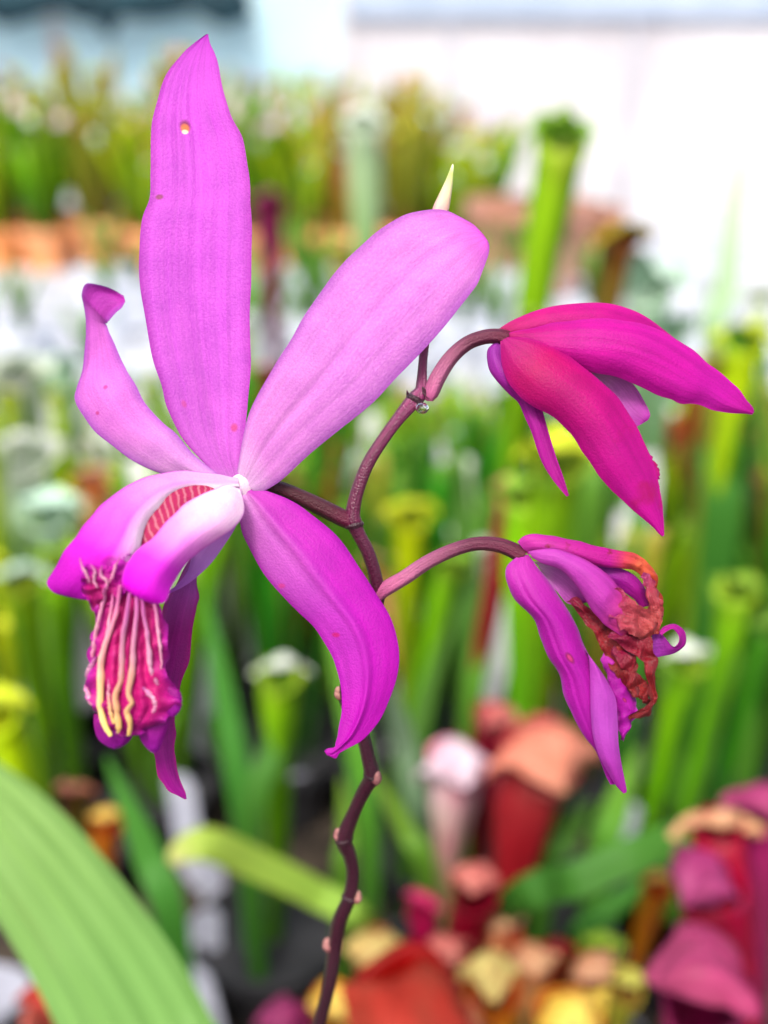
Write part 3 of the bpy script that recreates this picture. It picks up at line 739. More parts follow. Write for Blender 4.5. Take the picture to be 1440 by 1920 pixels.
# free leaf blades: rows of world points
def blade(label, pts, width, m, name='leaf', group=None, fold=.18, cat='leaf', nu=40, twist=None, pleat=0.0, nv=9):
    """pts: (px,py,d); width in metres (list)"""
    S = spline([tuple(PD(*p)) if len(p) == 3 else tuple(p[1]) for p in pts], nu)
    W = spline([(q,) for q in width], nu)
    C = [Vector(s) for s in S]; rows = []
    for i in range(nu):
        t = (C[min(i + 1, nu - 1)] - C[max(i - 1, 0)]).normalized()
        view = (C[i] - CAM).normalized()
        if twist is not None: view = Vector(twist).normalized()
        s = t.cross(view).normalized(); nn = s.cross(t).normalized()
        row = []
        for j in range(nv):
            v = j / (nv - 1) * 2 - 1
            row.append(C[i] + s * v * max(W[i][0], .0002) + nn * (abs(v) * max(W[i][0], .0002) * fold + .0006 * math.sin(v * 14) * (pleat == 0) + pleat * abs(math.sin(v * 8.5 + .4)) + .0006 * noise.noise(Vector((i * .2, v * 2, 0)))))
        rows.append(row)
    mb = MB(); mb.grid(rows)
    mb.grid([[q + Vector((0, .0004, -.0003)) for q in r_[::-1]] for r_ in rows])
    base = C[0].copy() if C[0].z < C[-1].z else C[-1].copy()
    o = mb.obj(name, m, origin=base)
    tag(o, label, cat, group); return o
m_bigleaf = simple_mat('broad_leaf', [(0, (0.13, 0.26, 0.055)), (0.5, (0.145, 0.28, 0.065)), (1, (0.185, 0.295, 0.075))], noise_scale=(1.6, 12, 1), transl=0.3, var=0.16, rough=0.5, bump=.3, bdist=.0012, blotch=((0.33, 0.36, 0.1), 1.1, .66),
                        )
m_leaf2 = simple_mat('fresh_leaf', [(0, (0.03, 0.12, 0.012)), (1, (0.075, 0.22, 0.03))], noise_scale=(1.2, 18, 1), transl=0.3, var=0.2, rough=0.45)
m_leafy = simple_mat('yellowing_leaf', [(0, (0.16, 0.36, 0.04)), (0.7, (0.33, 0.48, 0.07)), (0.92, (0.55, 0.6, 0.2)), (1, (0.4, 0.2, 0.15))], noise_scale=(1.2, 18, 1), transl=0.3, var=0.2, rough=0.45)
m_bluleaf = simple_mat('blue_green_leaf', [(0, (0.12, 0.3, 0.12)), (1, (0.3, 0.45, 0.3))], noise_scale=(1.2, 18, 1), transl=0.3, var=0.2, rough=0.45)
m_palest = simple_mat('pale_leaf', [(0, (0.2, 0.4, 0.15)), (1, (0.55, 0.68, 0.5))], noise_scale=(1.2, 18, 1), transl=0.3, var=0.2, rough=0.45)
g = PD(330, 2100, .155); g.z = 0; g.x = .0
blade('broad ribbed pale green leaf crossing the lower left corner', [('w', g), (420, 2300, .16), (275, 1960, .165), (140, 1730, .17), (0, 1545, .175), (-150, 1370, .19)],
      [.004, .009, .0108, .0098, .0082, .003], m_bigleaf, fold=.12, pleat=.0004, nv=49)
blade('arching pale green leaf with a browned bent tip, left of the lower stem', [('w', PH(760, 1850, 0)), (700, 1745, .30), (600, 1680, .29), (480, 1620, .28), (390, 1583, .27), (340, 1598, .27), (322, 1622, .27)],
      [.004, .0035, .0042, .0045, .0045, .0035, .001], m_leafy)
blade('flat green leaf slanting up to the right behind the stem, bottom right', [('w', PH(800, 1860, 0)), (950, 1700, .28), (1080, 1650, .28), (1190, 1602, .28), (1270, 1570, .285), (1325, 1540, .29)],
      [.004, .0042, .0048, .0048, .0045, .002], m_leaf2)
blade('thin dull green leaf below the flat slanting leaf', [('w', PH(980, 1900, 0)), (1070, 1780, .33), (1130, 1715, .33), (1210, 1650, .34)], [.002, .004, .0042, .001], m_leaf2)
blade('blue-green leaf dropping from behind the drooping sepal', [('w', PH(800, 1650, 0)), (790, 1560, .42), (760, 1400, .4), (730, 1290, .38)], [.003, .004, .0045, .002], m_bluleaf)
blade('pale thin leaf standing against the white wall at the right', [('w', Vector((.3, .62, 0))), (1350, 700, .55), (1362, 540, .55), (1378, 380, .55), (1392, 270, .55)], [.003, .006, .006, .005, .001], m_palest)
pitcher_plant('rosy pitchers with wavy peach lids at the bottom, between amber and deep red', 'salmon',
              [H(835, 1800, .27, 70, pal='salmon', hood=1.0, face=-60), H(790, 1700, .3, 50, pal='crimson', hood=.9, face=-130), H(950, 1740, .29, 60, pal='peach', hood=1, face=-40)], pot=.03)
pitcher_plant('rusty peach pitcher low behind the yellow orange one', 'peach',
              [H(1110, 1830, .28, 66, hood=1.0, face=-60), H(1040, 1790, .3, 50, pal='red', hood=.9)], pot=.028)
pitcher_plant('dull green pitchers in front of the magenta pink one, bottom right', 'olive',
              [H(1175, 1850, .28, 60, hood=.9), H(1130, 1780, .3, 50, pal='green', hood=.9)], pot=.028)
pitcher_plant('yellow pitcher tube standing behind the magenta pink one', 'lime',
              [H(1235, 1660, .31, 44, pal='amber', hood=.5)], pot=.026)
random.seed(5)
BL = 'upright green leaf blade among the crowd of pitchers'
for (x0, y0, x1, y1, d, wd, m) in ((460, 1560, 380, 1090, .4, .0065, m_leaf2), (470, 1560, 545, 1230, .38, .006, m_leaf2), (690, 1560, 600, 1080, .42, .0065, m_blade),
        (330, 1780, 200, 1420, .30, .006, m_leaf2), (880, 1350, 960, 880, .44, .006, m_blade), (640, 1680, 640, 1460, .33, .004, m_blade), (1100, 1000, 1130, 700, .46, .009, m_blade),
        (880, 1250, 860, 800, .48, .0085, m_leaf2), (1180, 1300, 1200, 850, .5, .009, m_leaf2), (1350, 1000, 1340, 640, .48, .012, m_leaf2), (1400, 1400, 1330, 1080, .42, .006, m_blade),
        (300, 1400, 420, 1050, .5, .006, m_blade), (120, 1300, 60, 960, .48, .008, m_blade), (1120, 1640, 1200, 1400, .4, .0075, m_blade), (1280, 1560, 1240, 1200, .42, .006, m_blade),
        (1440, 1720, 1380, 1580, .3, .004, m_blade), (760, 1500, 850, 1150, .44, .006, m_leaf2), (420, 1420, 250, 980, .56, .006, m_blade), (1020, 1650, 1110, 1500, .34, .0055, m_leaf2), (800, 1660, 700, 1450, .36, .005, m_blade)):
    b0 = PD(x0, y0, d); b0.z = 0
    zz_ = next(t for m_, t in ZN if x1 < m_)
    blade(('wide ' if wd > .0075 else 'narrow ') + ('dull green' if m is m_leaf2 else 'bright green') + ' leaf blade ' + ('leaning left, ' if x1 < x0 - 15 else 'leaning right, ' if x1 > x0 + 15 else 'upright, ') + zz_ + (' near the bottom' if y1 >= 1300 else ' at mid height' if y1 > 1000 else ' in the upper half'), [('w', b0), (x0, y0, d), ((x0 + x1) / 2 + random.uniform(-12, 12), (y0 + y1) / 2, d), (x1, y1, d)], [wd * .45, wd * .72, wd * .72, .0006], m, group='upright leaf blades among the pitchers')

# white plant tags
m_tag2 = flat_mat('white_tag_plastic', (0.62, 0.66, 0.7), (0.8, 0.82, 0.84), scale=60, rough=0.5, bump=0.03)
m_tag = flat_mat('tag_plastic', (0.3, 0.32, 0.4), (0.46, 0.48, 0.57), scale=60, rough=0.5, bump=0.03)
for (px, yb, yt, wpx, tilt, lab) in ((385, 1850, 1690, 56, 3, 'greyish white plant tag in a pot, right of the broad leaf'), (366, 1640, 1440, 56, -3, 'tall pale tag standing left of the arching leaf'),
        (540, 1530, 1450, 50, 8, 'white tag low between green tubes left of the stem'), (1145, 1610, 1500, 46, 8, 'dim grey tag under the salmon pitcher'),
        (410, 1690, 1590, 46, -6, 'pale tag just under the bend of the arching leaf'), (1215, 1960, 1895, 90, -30, 'bluish white tag at the bottom between amber and magenta pitchers'),
        (225, 1400, 1200, 60, 14, 'pale blue-grey tag behind the lip of the open flower'), (835, 900, 700, 50, -6, 'tall white tag behind the water drop'), (20, 1960, 1790, 90, 5, 'blue-grey tag in the bottom left corner'), (410, 1960, 1790, 60, -8, 'pale tag partly behind the edge of the broad leaf')):
    rt = PH(px, yb, .01); rt.z = 0; dd = (rt - CAM).dot(FWD); w = wpx * T * dd / 960; zt = (yb - yt) * T * dd / 960 / math.cos(R(PITCH)) + .012
    mb = MB(); k = math.tan(R(tilt))
    a = R(random.uniform(-25, 25)); ca, sa = math.cos(a), math.sin(a)
    prof = [(0.0, .15), (.18, 1), (.93, 1), (1.0, .6)]
    rows = [[rt + Vector((s * w / 2 * q * ca + k * zt * t, s * w / 2 * q * sa + o * .0009, zt * t)) for (s, o) in ((-1, -.5), (1, -.5), (1, .5), (-1, .5))] for t, q in prof]
    mb.grid(rows, closed=True); mb.cap(rows[0][::-1]); mb.cap(rows[-1])
    tag(mb.obj('plant_tag', m_tag, origin=rt, smooth=False), lab, 'plant tag')

random.seed(33)
tg = []
for i in range(44):  # extra tags added at random as bright patches to lighten the crowd
    px = random.choice([random.uniform(0, 480), random.uniform(0, 1440), random.uniform(500, 1250)]); yb = random.uniform(820, 1500); d0 = PH(px, yb, 0)
    rt = Vector((d0.x, d0.y, 0)); dd = (rt - CAM).dot(FWD); w = random.uniform(.011, .019) * (.6 + .5 * dd); zt = random.uniform(.55, .9) * max(.06, .34 - .2 * dd)
    a = R(random.uniform(-35, 35)); k = math.tan(R(random.uniform(-14, 14))); ca, sa = math.cos(a), math.sin(a)
    mb = MB()
    rows = [[rt + Vector((s_ * w / 2 * q * ca + k * zt * t, s_ * w / 2 * q * sa + o_ * .0009, zt * t)) for (s_, o_) in ((-1, -.5), (1, -.5), (1, .5), (-1, .5))] for t, q in ((0.0, .15), (.18, 1), (.93, 1), (1.0, .6))]
    mb.grid(rows, closed=True); mb.cap(rows[0][::-1]); mb.cap(rows[-1])
    tg.append(mb.obj('plant_tag', m_tag2, origin=rt, smooth=False)); tag(tg[-1], 'white plant tag', 'plant tag', 'white tags added to brighten the crowd of pitchers')
relabel('white tags', ZN, [(.5, 'in front row'), (.64, 'in second row'), (.8, 'in middle row'), (.95, 'in fourth row'), (99, 'in back row')], lambda o: 'white plant tag')

# ================================================================== THE ORCHID
ORC = s2l((222, 96, 238)); LIL = s2l((214, 130, 226)); MAG = s2l((205, 30, 200)); HOT = s2l((215, 20, 160)); PALE = s2l((236, 170, 240)); DEEP = s2l((160, 8, 130))
k = .62
def C(c, f=1.0):
    l = s2l(c); r_, g_, b_ = (x * f for x in l)
    return (min(.92, r_ * 1.03), g_, b_ * .96) if b_ > .3 and r_ > .3 else (r_, g_, b_)
WHT = C((250, 225, 250), .72)
m_dorsal = petal_mat('dorsal_pigment', [(0, C((226, 150, 236), .7)), (.08, C((223, 108, 232), .66)), (.4, C((221, 92, 236), .66)), (.8, C((223, 82, 236), .66)), (1, C((196, 48, 210), .66))],
                     edge=C((196, 50, 205), .62), edge_w=.25, transl=.32, vein_n=11, vein=.3, vscale=1.2,
                     spots=[(.717, .39, .013, .06, C((110, 30, 50), 1)), (.711, .385, .010, .05, C((225, 120, 60), .9)), (.703, .38, .005, .035, C((250, 225, 190), .9)),
                            (.579, .1, .006, .04, C((130, 60, 80), .9)), (.17, .84, .008, .05, C((200, 70, 130), .8)), (.216, .22, .008, .03, C((200, 80, 160), .8))])
m_upright = petal_mat('petal_pigment', [(0, C((238, 190, 242), .72)), (.12, C((231, 140, 232), .68)), (.35, C((228, 134, 236), .7)), (.7, C((240, 142, 242), .72)), (.92, C((241, 104, 238), .68)), (1, C((223, 70, 222), .66))],
                      edge=C((190, 92, 216), .62), edge_w=.3, transl=.36, vein_n=12, vein=.28, vscale=1.2)
m_leftpetal = petal_mat('small_petal_pigment', [(0, C((232, 176, 240), .7)), (.3, C((235, 130, 238), .68)), (.72, C((235, 112, 236), .68)), (.8, C((214, 70, 214), .6)), (1, C((205, 40, 200), .6))],
                        edge=C((188, 92, 224), .62), edge_w=.4, transl=.34, vein_n=10, vein=.22,
                        spots=[(.42, .55, .008, .04, C((205, 60, 150), .8)), (.36, .22, .006, .03, C((190, 60, 130), .8))])
m_lower = petal_mat('lower_sepal_pigment_light', [(0, C((235, 160, 236), .66)), (.12, C((217, 116, 220), .62)), (.4, C((214, 60, 220), .6)), (.7, C((205, 8, 200), .58)), (1, C((196, 6, 186), .56))],
                    right=C((206, 6, 200), .6), right_range=(.38, .62), edge=C((190, 8, 190), .56), edge_w=.2, transl=.28, vein_n=9, vein=.2,  # light and shade across the keel put into the colour, over its magenta
                    spots=[(.46, .2, .007, .05, C((190, 30, 110), .8)), (.3, .08, .006, .04, C((200, 60, 140), .8))])
m_behind = petal_mat('rear_sepal_pigment', [(0, C((205, 130, 220), .6)), (.2, C((196, 90, 205), .6)), (.4, C((180, 20, 150), .55)), (1, C((190, 20, 170), .55))], edge=C((200, 20, 140), .55), transl=.25, vein_n=9)
m_striplilac = petal_mat('lilac_fold', [(0, C((210, 120, 226), .7)), (.5, C((205, 140, 236), .75)), (1, C((196, 90, 225), .7))], transl=.3, vein=.15)
def lip_extra(cols):
    def f(n, uv, u, v, col):
        # white rolled inner margin
        a = math_n(n, 'MULTIPLY', math_n(n, 'SUBTRACT', v, .62), 1 / .3, True)
        b = math_n(n, 'MULTIPLY', math_n(n, 'SUBTRACT', .66, u), 1 / .2, True)
        col = mixc(n, col, C((255, 244, 255), .95), math_n(n, 'MULTIPLY', a, b))
        return col
    return f
m_lipback = petal_mat('lip_back_lobe', [(0, C((244, 200, 244), .86)), (.2, C((248, 168, 250), .88)), (.42, C((242, 108, 246), .84)), (.62, C((238, 36, 236), .74)), (.85, C((206, 8, 206), .66)), (1, C((180, 16, 185), .6))],
                      edge=C((206, 30, 210), .64), edge_w=.16, transl=.4, vein=.12, extra=lip_extra(0),
                      spots=[(.72, .62, .045, .13, C((175, 10, 150), .65)), (.63, .68, .03, .1, C((205, 30, 190), .65))])
m_lipfront = petal_mat('lip_front_lobe', [(0, C((252, 224, 248), .92)), (.22, C((254, 216, 248), .94)), (.45, C((248, 150, 248), .86)), (.62, C((242, 60, 244), .82)), (.82, C((240, 12, 240), .82)), (1, C((224, 6, 225), .74))],
                       edge=C((226, 80, 230), .7), edge_w=.14, transl=.4, vein=.1)
def stripes(n, uv, u, v, col):
    wv = node(n, 'ShaderNodeTexWave'); wv.wave_type = 'BANDS'; wv.bands_direction = 'X'; wv.inputs['Scale'].default_value = 5.5; wv.inputs['Distortion'].default_value = 2.2; wv.inputs['Detail'].default_value = 2
    n.links.new(uv, wv.inputs['Vector'])
    r = ramp(n, [(.25, C((206, 50, 110), .64)), (.6, C((214, 62, 108), .62)), (.95, C((238, 140, 165), .6))]); n.links.new(wv.outputs[0], r.inputs[0])
    return r.outputs[0]
m_throat = petal_mat('throat_stripes', [(0, C((220, 60, 100))), (1, C((220, 60, 100)))], transl=.25, extra=stripes)
m_midlobe = petal_mat('mid_lobe_pigment', [(0, C((214, 40, 135), .72)), (.5, C((202, 20, 118), .72)), (.8, C((190, 14, 124), .68)), (1, C((160, 10, 140), .6))],
                      edge=C((190, 30, 190), .6), edge_w=.45, transl=.22, vein=.3, vein_n=8, blotch=(C((214, 60, 150), .62), 500.0, .6))
m_frill = petal_mat('frill_pigment', [(0, C((225, 60, 225), .7)), (.3, C((205, 20, 170), .62)), (.6, C((205, 14, 130), .6)), (1, C((190, 14, 120), .6))], edge=C((212, 20, 212), .64), edge_w=.5, transl=.3, vein=.25)
m_bulb = petal_mat('lobe_tip_pigment', [(0, C((160, 10, 130), .6)), (1, C((170, 20, 180), .62))], transl=.25, vein=.15)
m_ridge = simple_mat('ridge_cream', [(0, C((225, 110, 195), .66)), (.3, C((238, 165, 190), .66)), (.55, C((246, 190, 150), .7)), (1, C((250, 215, 125), .72))], noise_scale=(4, 3, 1), var=.12, transl=.2, rough=.4)
m_ridgep = simple_mat('ridge_pink', [(0, C((215, 90, 180), .62)), (.5, C((236, 170, 205), .66)), (1, C((226, 130, 180), .62))], noise_scale=(6, 3, 1), var=.15, transl=.2, rough=.4)
m_stem = petal_mat('stalk_purple', [(0, C((52, 8, 30), .7)), (.45, C((72, 8, 42), .7)), (.7, C((100, 14, 62), .7)), (.82, C((140, 46, 100), .8)), (.9, C((130, 36, 86), .75)), (.94, C((88, 8, 52), .7)), (1, C((150, 70, 96), .85))], transl=0.0, vein_n=14, vein=.5, bump=.45, rough=.3, vscale=9, spec=.4, blotch=(C((120, 60, 60), .7), 500.0, .66))
m_ped = petal_mat('pedicel_mauve', [(0, C((190, 84, 140), .85)), (.3, C((176, 96, 136), .8)), (.6, C((104, 44, 70), .75)), (1, C((96, 24, 52), .7))], transl=0.0, vein_n=12, vein=.5, bump=.4, rough=.4, vscale=1.5)
m_ped2 = petal_mat('pedicel_dark', [(0, C((104, 12, 58), .7)), (.3, C((76, 26, 42), .7)), (.8, C((84, 38, 50), .7)), (1, C((130, 50, 84), .8))], transl=0.0, vein_n=12, vein=.5, bump=.4, rough=.4, vscale=1.5)
m_node = simple_mat('node_scale', [(0, (0.16, 0.04, 0.05)), (1, (0.46, 0.22, 0.2))], noise_scale=(3, 3, 1), transl=.1)
m_bract = simple_mat('bract_tip', [(0, C((225, 150, 175), .8)), (.45, C((222, 210, 170), .8)), (.7, C((200, 214, 120), .8)), (1, C((245, 246, 225), .9))], noise_scale=(2, 8, 1), var=.1, transl=.2)
m_hot1 = petal_mat('pink_back', [(0, C((190, 6, 100), .58)), (.15, C((228, 14, 138), .6)), (.6, C((226, 8, 165), .62)), (1, C((200, 6, 150), .58))], edge=C((236, 30, 165), .62), edge_w=.2, transl=.36, vein_n=9, vein=.22)
m_hot2 = petal_mat('pink_front', [(0, C((205, 14, 140), .56)), (.2, C((204, 2, 112), .62)), (.6, C((202, 2, 146), .64)), (1, C((212, 4, 164), .64))], edge=C((214, 6, 150), .58), edge_w=.25, transl=.3, vein_n=9, vein=.25,
                   blotch=(C((190, 10, 118), .6), 260.0, .62))
m_hotr = petal_mat('pink_right', [(0, C((214, 6, 125), .6)), (.3, C((226, 10, 172), .63)), (.8, C((220, 14, 186), .6)), (1, C((190, 8, 150), .58))], edge=C((230, 30, 186), .62), edge_w=.2, transl=.34, vein_n=9, vein=.28)
m_violet = petal_mat('violet_pouch', [(0, C((176, 60, 190), .6)), (.4, C((186, 24, 170), .6)), (1, C((206, 24, 165), .6))], transl=.3, vein_n=9)
m_innerlip = petal_mat('inner_pale', [(0, C((232, 190, 228), .7)), (.35, C((214, 110, 214), .66)), (1, C((200, 24, 190), .6))], transl=.3)
m_wpet = petal_mat('wilting_magenta', [(0, C((214, 60, 200), .62)), (.3, C((196, 24, 180), .6)), (1, C((196, 24, 190), .6))], edge=C((190, 90, 200), .6), edge_w=.2, transl=.3, vein_n=9, vein=.25,
                   spots=[(.46, .52, .022, .09, C((120, 20, 60), .8)), (.46, .52, .014, .05, C((190, 50, 120), .8))])
m_wlight = petal_mat('wilting_violet', [(0, C((200, 60, 200), .62)), (.5, C((205, 80, 216), .62)), (1, C((196, 24, 190), .6))], transl=.32, vein_n=7, vein=.2)
m_wtop = petal_mat('wilting_to_orange', [(0, C((220, 60, 190), .62)), (.42, C((214, 24, 165), .6)), (.5, C((220, 60, 90), .66)), (.6, C((226, 96, 66), .7)), (.8, C((196, 60, 40), .65)), (1, C((160, 60, 50), .6))], transl=.3, vein_n=7, vein=.3,
                   blotch=(C((140, 30, 20), .6), 700.0, .62))
m_wmid = petal_mat('wilting_petal_to_red', [(0, C((214, 80, 210), .64)), (.35, C((214, 70, 206), .62)), (.55, C((204, 60, 190), .62)), (.78, C((200, 44, 100), .64)), (1, C((180, 34, 44), .6))], edge=C((180, 30, 150), .6), edge_w=.2, transl=.3, vein_n=8, vein=.25)
m_wither = petal_mat('withered_red', [(0, C((170, 8, 84), .6)), (.25, C((170, 14, 50), .6)), (.6, C((184, 40, 44), .56)), (1, C((140, 12, 34), .55))], transl=.28, vein=.55, vein_n=7, rough=.28, bump=.5, spec=.4, blotch=(C((96, 6, 22), .6), 420.0, .6))
m_withered2 = petal_mat('withered_rose', [(0, C((200, 44, 130), .62)), (.35, C((204, 60, 90), .62)), (.7, C((210, 80, 84), .62)), (1, C((200, 60, 60), .6))], transl=.28, vein=.5, vein_n=7, rough=.28, bump=.5, spec=.4, blotch=(C((120, 20, 34), .6), 500.0, .6))

root = thing('orchid', (P(595, 1960, 520).x, P(595, 1960, 520).y, 0), 'magenta orchid with one open flower and two drooping ones on a zigzag purple stalk', 'orchid')
# --- stalk
mb = MB()
base = Vector(root.location)
low = [base, base + Vector((0.001, 0, .09)), base.lerp(P(575, 2000, 500), .5) + Vector((0, 0, .0))]
pts = [(600, 1915, 430, 13), (620, 1835, 400, 13.5), (629, 1770, 380, 15), (637, 1725, 350, 15), (655, 1682, 320, 14), (662, 1640, 300, 13.5), (656, 1605, 280, 14), (646, 1574, 260, 16), (664, 1522, 230, 13.5), (684, 1480, 200, 14), (697, 1455, 180, 16), (690, 1420, 165, 13.5), (680, 1380, 150, 13.5),
       (656, 1330, 130, 14), (650, 1296, 120, 16), (668, 1240, 105, 13.5), (692, 1170, 90, 13.5), (708, 1122, 75, 15), (704, 1080, 62, 13.5), (690, 1035, 52, 13.5), (672, 1000, 45, 14), (663, 978, 40, 17), (662, 960, 38, 15), (670, 922, 36, 13.5), (690, 870, 36, 13), (718, 825, 36, 12.5), (745, 788, 36, 13), (775, 752, 38, 16), (790, 735, 40, 15),
       (791, 715, 44, 11), (793, 680, 48, 9), (797, 640, 52, 9.5), (806, 560, 60, 10), (820, 470, 64, 13), (828, 410, 64, 14), (830, 392, 64, 13)]
S = spline(pts, 190)
W = [P(a, b, c) for a, b, c, r in S]; RR = [.93 * r * PX * (1 + c * PX / D0) for a, b, c, r in S]
n0 = 14; q0 = P(560, 2030, 470)
ctl = W[0] + (W[0] - W[4]).normalized() * .07
lowp = [base * (1 - t) ** 2 + ctl * 2 * t * (1 - t) + W[0] * t * t for t in (q_ / n0 for q_ in range(n0))]
tube_w(mb, lowp + W, [RR[0] * 1.3] * len(lowp) + RR, seg=16, grooves=.03, ng=5)
# dark collars where each stalk section meets the next
for (x, y, z, r, tx, ty) in ((697, 1457, 180, 17, .5, -1), (646, 1575, 260, 17, -.4, -1), (655, 1684, 320, 15.5, .4, -1), (664, 985, 42, 18.5, -.2, -1), (778, 750, 38, 17.5, .5, -1), (709, 1118, 75, 16, -.1, -1)):
    L = math.hypot(tx, ty); tx /= L; ty /= L
    tube(mb, [(x - tx * 5, y - ty * 5, z, r * .9), (x, y, z, r * 1.04), (x + tx * 6, y + ty * 6, z, r * .85)], n=6, seg=16, u0=.05, u1=.1)
stalk = mb.obj('stalk', m_stem, root)
# bead-like scars
for (x, y, z, r) in ((706, 1456, 172, 11), (634, 1563, 262, 9.5), (670, 1679, 318, 10), (614, 1769, 380, 10), (635, 1297, 122, 9.5)):
    mb = MB(); ball(mb, P(x, y, z), r * PX * (1 + z * PX / D0), (.8, .8, 1.2), seg=12); tube(mb, [(x - (6 if x > 650 or x == 632 else -6), y + 10, z, r * .9), (x, y + 4, z, r * .95), (x, y - 3, z, r * .6)], n=8, seg=10); mb.obj('bud_scar', m_node, stalk)
# bract tip and tiny bract at the node
mb = MB(); tube(mb, [(822, 425, 62, 16), (826, 395, 62, 15.5), (833, 372, 60, 12.5), (840, 348, 58, 8.5), (845, 328, 56, 5.0), (848, 314, 55, 2.8), (849, 308, 55, .8)], n=24, seg=16, flat=.8); mb.obj('bract', m_bract, root)
mb = MB(); tube(mb, [(790, 728, 30, 5), (797, 736, 26, 5), (803, 746, 24, 2.5), (806, 752, 24, .5)], n=10, seg=10, flat=.5); mb.obj('bract', m_stem, root)
mb = MB(); tube(mb, [(766, 744, 36, 4), (764, 737, 34, 2.5), (763, 731, 34, .5)], n=8, seg=8); mb.obj('bract', m_stem, root)

def rib(name, m, parent, rows, label=None, **kw):
    mb = MB(); ribbon(mb, rows, **kw); o = mb.obj(name, m, parent)
    if label: o['label'] = label
    return o

# --- open flower
mb = MB()
tube(mb, [(668, 982, 40, 15), (640, 970, 40, 15.5), (600, 950, 38, 15), (560, 931, 34, 14), (525, 916, 28, 13), (490, 908, 20, 13), (460, 912, 16, 16)], n=50, seg=18, grooves=.07, ng=6)
fl = mb.obj('flower', m_ped2, root); fl['label'] = 'wide open orchid-pink flower facing the viewer'
mb = MB(); ball(mb, P(454, 920, 8), 28 * PX, (1.0, .5, 1.2), seg=18); tube(mb, [(452, 920, 8, 14), (420, 925, -20, 12), (380, 940, -45, 10), (335, 968, -60, 10), (300, 1000, -66, 12), (290, 1015, -68, 8)], n=24, seg=14)
m_col = petal_mat('column_pale', [(0, C((236, 190, 238), .72)), (1, C((250, 226, 246), .8))], transl=.25, vein=.08); mb.obj('column', m_col, fl)

rib('sepal', m_dorsal, fl, [(412, 912, 452, 908, 14, 0, 0), (402, 890, 453, 888, 14, 3), (370, 856, 453, 858, 12, 8), (338, 815, 458, 813, 10, 12), (313, 762, 465, 762, 8, 14), (301, 719, 467, 719, 6, 14), (285, 663, 469, 663, 5, 13), (271, 593, 470, 593, 4, 10),
    (263, 527, 471, 527, 4, 6), (262, 470, 472, 462, 5, 2), (267, 410, 471, 401, 7, 0), (279, 370, 470, 366, 9, 3), (282, 321, 466, 318, 12, 6), (283, 265, 456, 262, 16, 8), (288, 219, 436, 221, 20, 8), (299, 172, 421, 176, 26, 8), (317, 131, 411, 134, 32, 7), (341, 101, 403, 102, 38, 4), (364, 80, 396, 82, 42, 2), (387, 64, 391, 64, 45)],
    label='tall upright pointed sepal with a small orange hole', nu=110, nv=30, groove=[(.3, .05, 3), (.5, .06, 4), (.7, .05, 3)], seed=1.3, edge_rough=3)
rib('petal', m_upright, fl, [(444, 884, 476, 922, -4, 0), (455, 822, 500, 918, -8, -6, 6), (472, 762, 533, 895, -12, -10, 8), (510, 694, 589, 844, -16, -14, 10), (540, 645, 645, 799, -18, -16, 10), (570, 592, 701, 754, -18, -16, 8), (607, 540, 746, 705, -16, -15, 6), (652, 484, 797, 653, -12, -14, 4), (701, 439, 847, 596, -6, -12),
    (745, 410, 876, 560, 0, -10), (790, 395, 894, 534, 6, -8), (830, 393, 905, 506, 12, -6), (862, 406, 914, 482, 16, -4), (888, 421, 918, 464, 19, -2), (907, 440, 915, 452, 20)],
    label='broad blunt petal slanting up to the right', nu=110, nv=30, groove=[(.5, .07, 4), (.3, .06, 1.5), (.72, .06, 1.5)], seed=2.1, edge_rough=2)
rib('petal', m_leftpetal, fl, [(400, 905, 440, 905, -16, 0), (350, 900, 410, 890, -22, -6), (293, 886, 362, 850, -28, -10, -8), (255, 866, 328, 813, -32, -12, -10), (219, 843, 304, 790, -34, -12, -12), (182, 812, 270, 751, -36, -10, -12), (157, 781, 252, 718, -38, -8, -12), (141, 749, 238, 694, -38, -5, -6), (143, 727, 226, 672, -38, 0, 0), (155, 690, 212, 640, -40, 6, 0),
    (160, 646, 202, 615, -42, 4, 0), (160, 606, 199, 607, -46, 3, 0), (157, 572, 200, 606, -56, 2, 6), (153, 549, 204, 602, -68, 4, 16), (164, 531, 219, 586, -74, 8, 20), (200, 538, 230, 574, -72, 10, 10), (232, 555, 235, 565, -66)],
    label='narrow left petal with a folded-over tip', nu=110, nv=24, seed=3.7, edge_rough=3)
rib('sepal', m_lower, fl, [(450, 930, 474, 915, -2, 0), (447, 955, 506, 921, -4, -6), (452, 990, 547, 939, -4, -14), (467, 1027, 586, 967, -4, -20), (490, 1069, 632, 1005, -6, -24), (523, 1111, 672, 1060, -8, -26), (561, 1149, 706, 1112, -10, -26), (593, 1181, 733, 1158, -14, -24), (617, 1219, 746, 1205, -18, -20), (631, 1256, 747, 1255, -24, -16), (640, 1294, 733, 1306, -30, -12), (640, 1336, 711, 1350, -36, -9),
    (634, 1370, 683, 1386, -42, -6), (630, 1392, 651, 1404, -46, -3), (626, 1401, 637, 1411, -48, -2), (612, 1404, 629, 1422, -50, -2), (608, 1408, 613, 1416, -50)],
    label='lower right sepal drooping in an arc with a hooked tip', nu=110, nv=30, keel=-8, seed=4.4, edge_rough=2)
mb = MB()
ribbon(mb, [(425, 950, 446, 972, -10, 0), (408, 975, 440, 992, -14, -4), (385, 1005, 418, 1026, -20, -6), (362, 1038, 396, 1056, -24, -4), (352, 1070, 369, 1082, -28, 0), (333, 1095, 344, 1100, -30, 0), (311, 1112, 316, 1114, -32, 0)], nu=40, nv=10, seed=5)
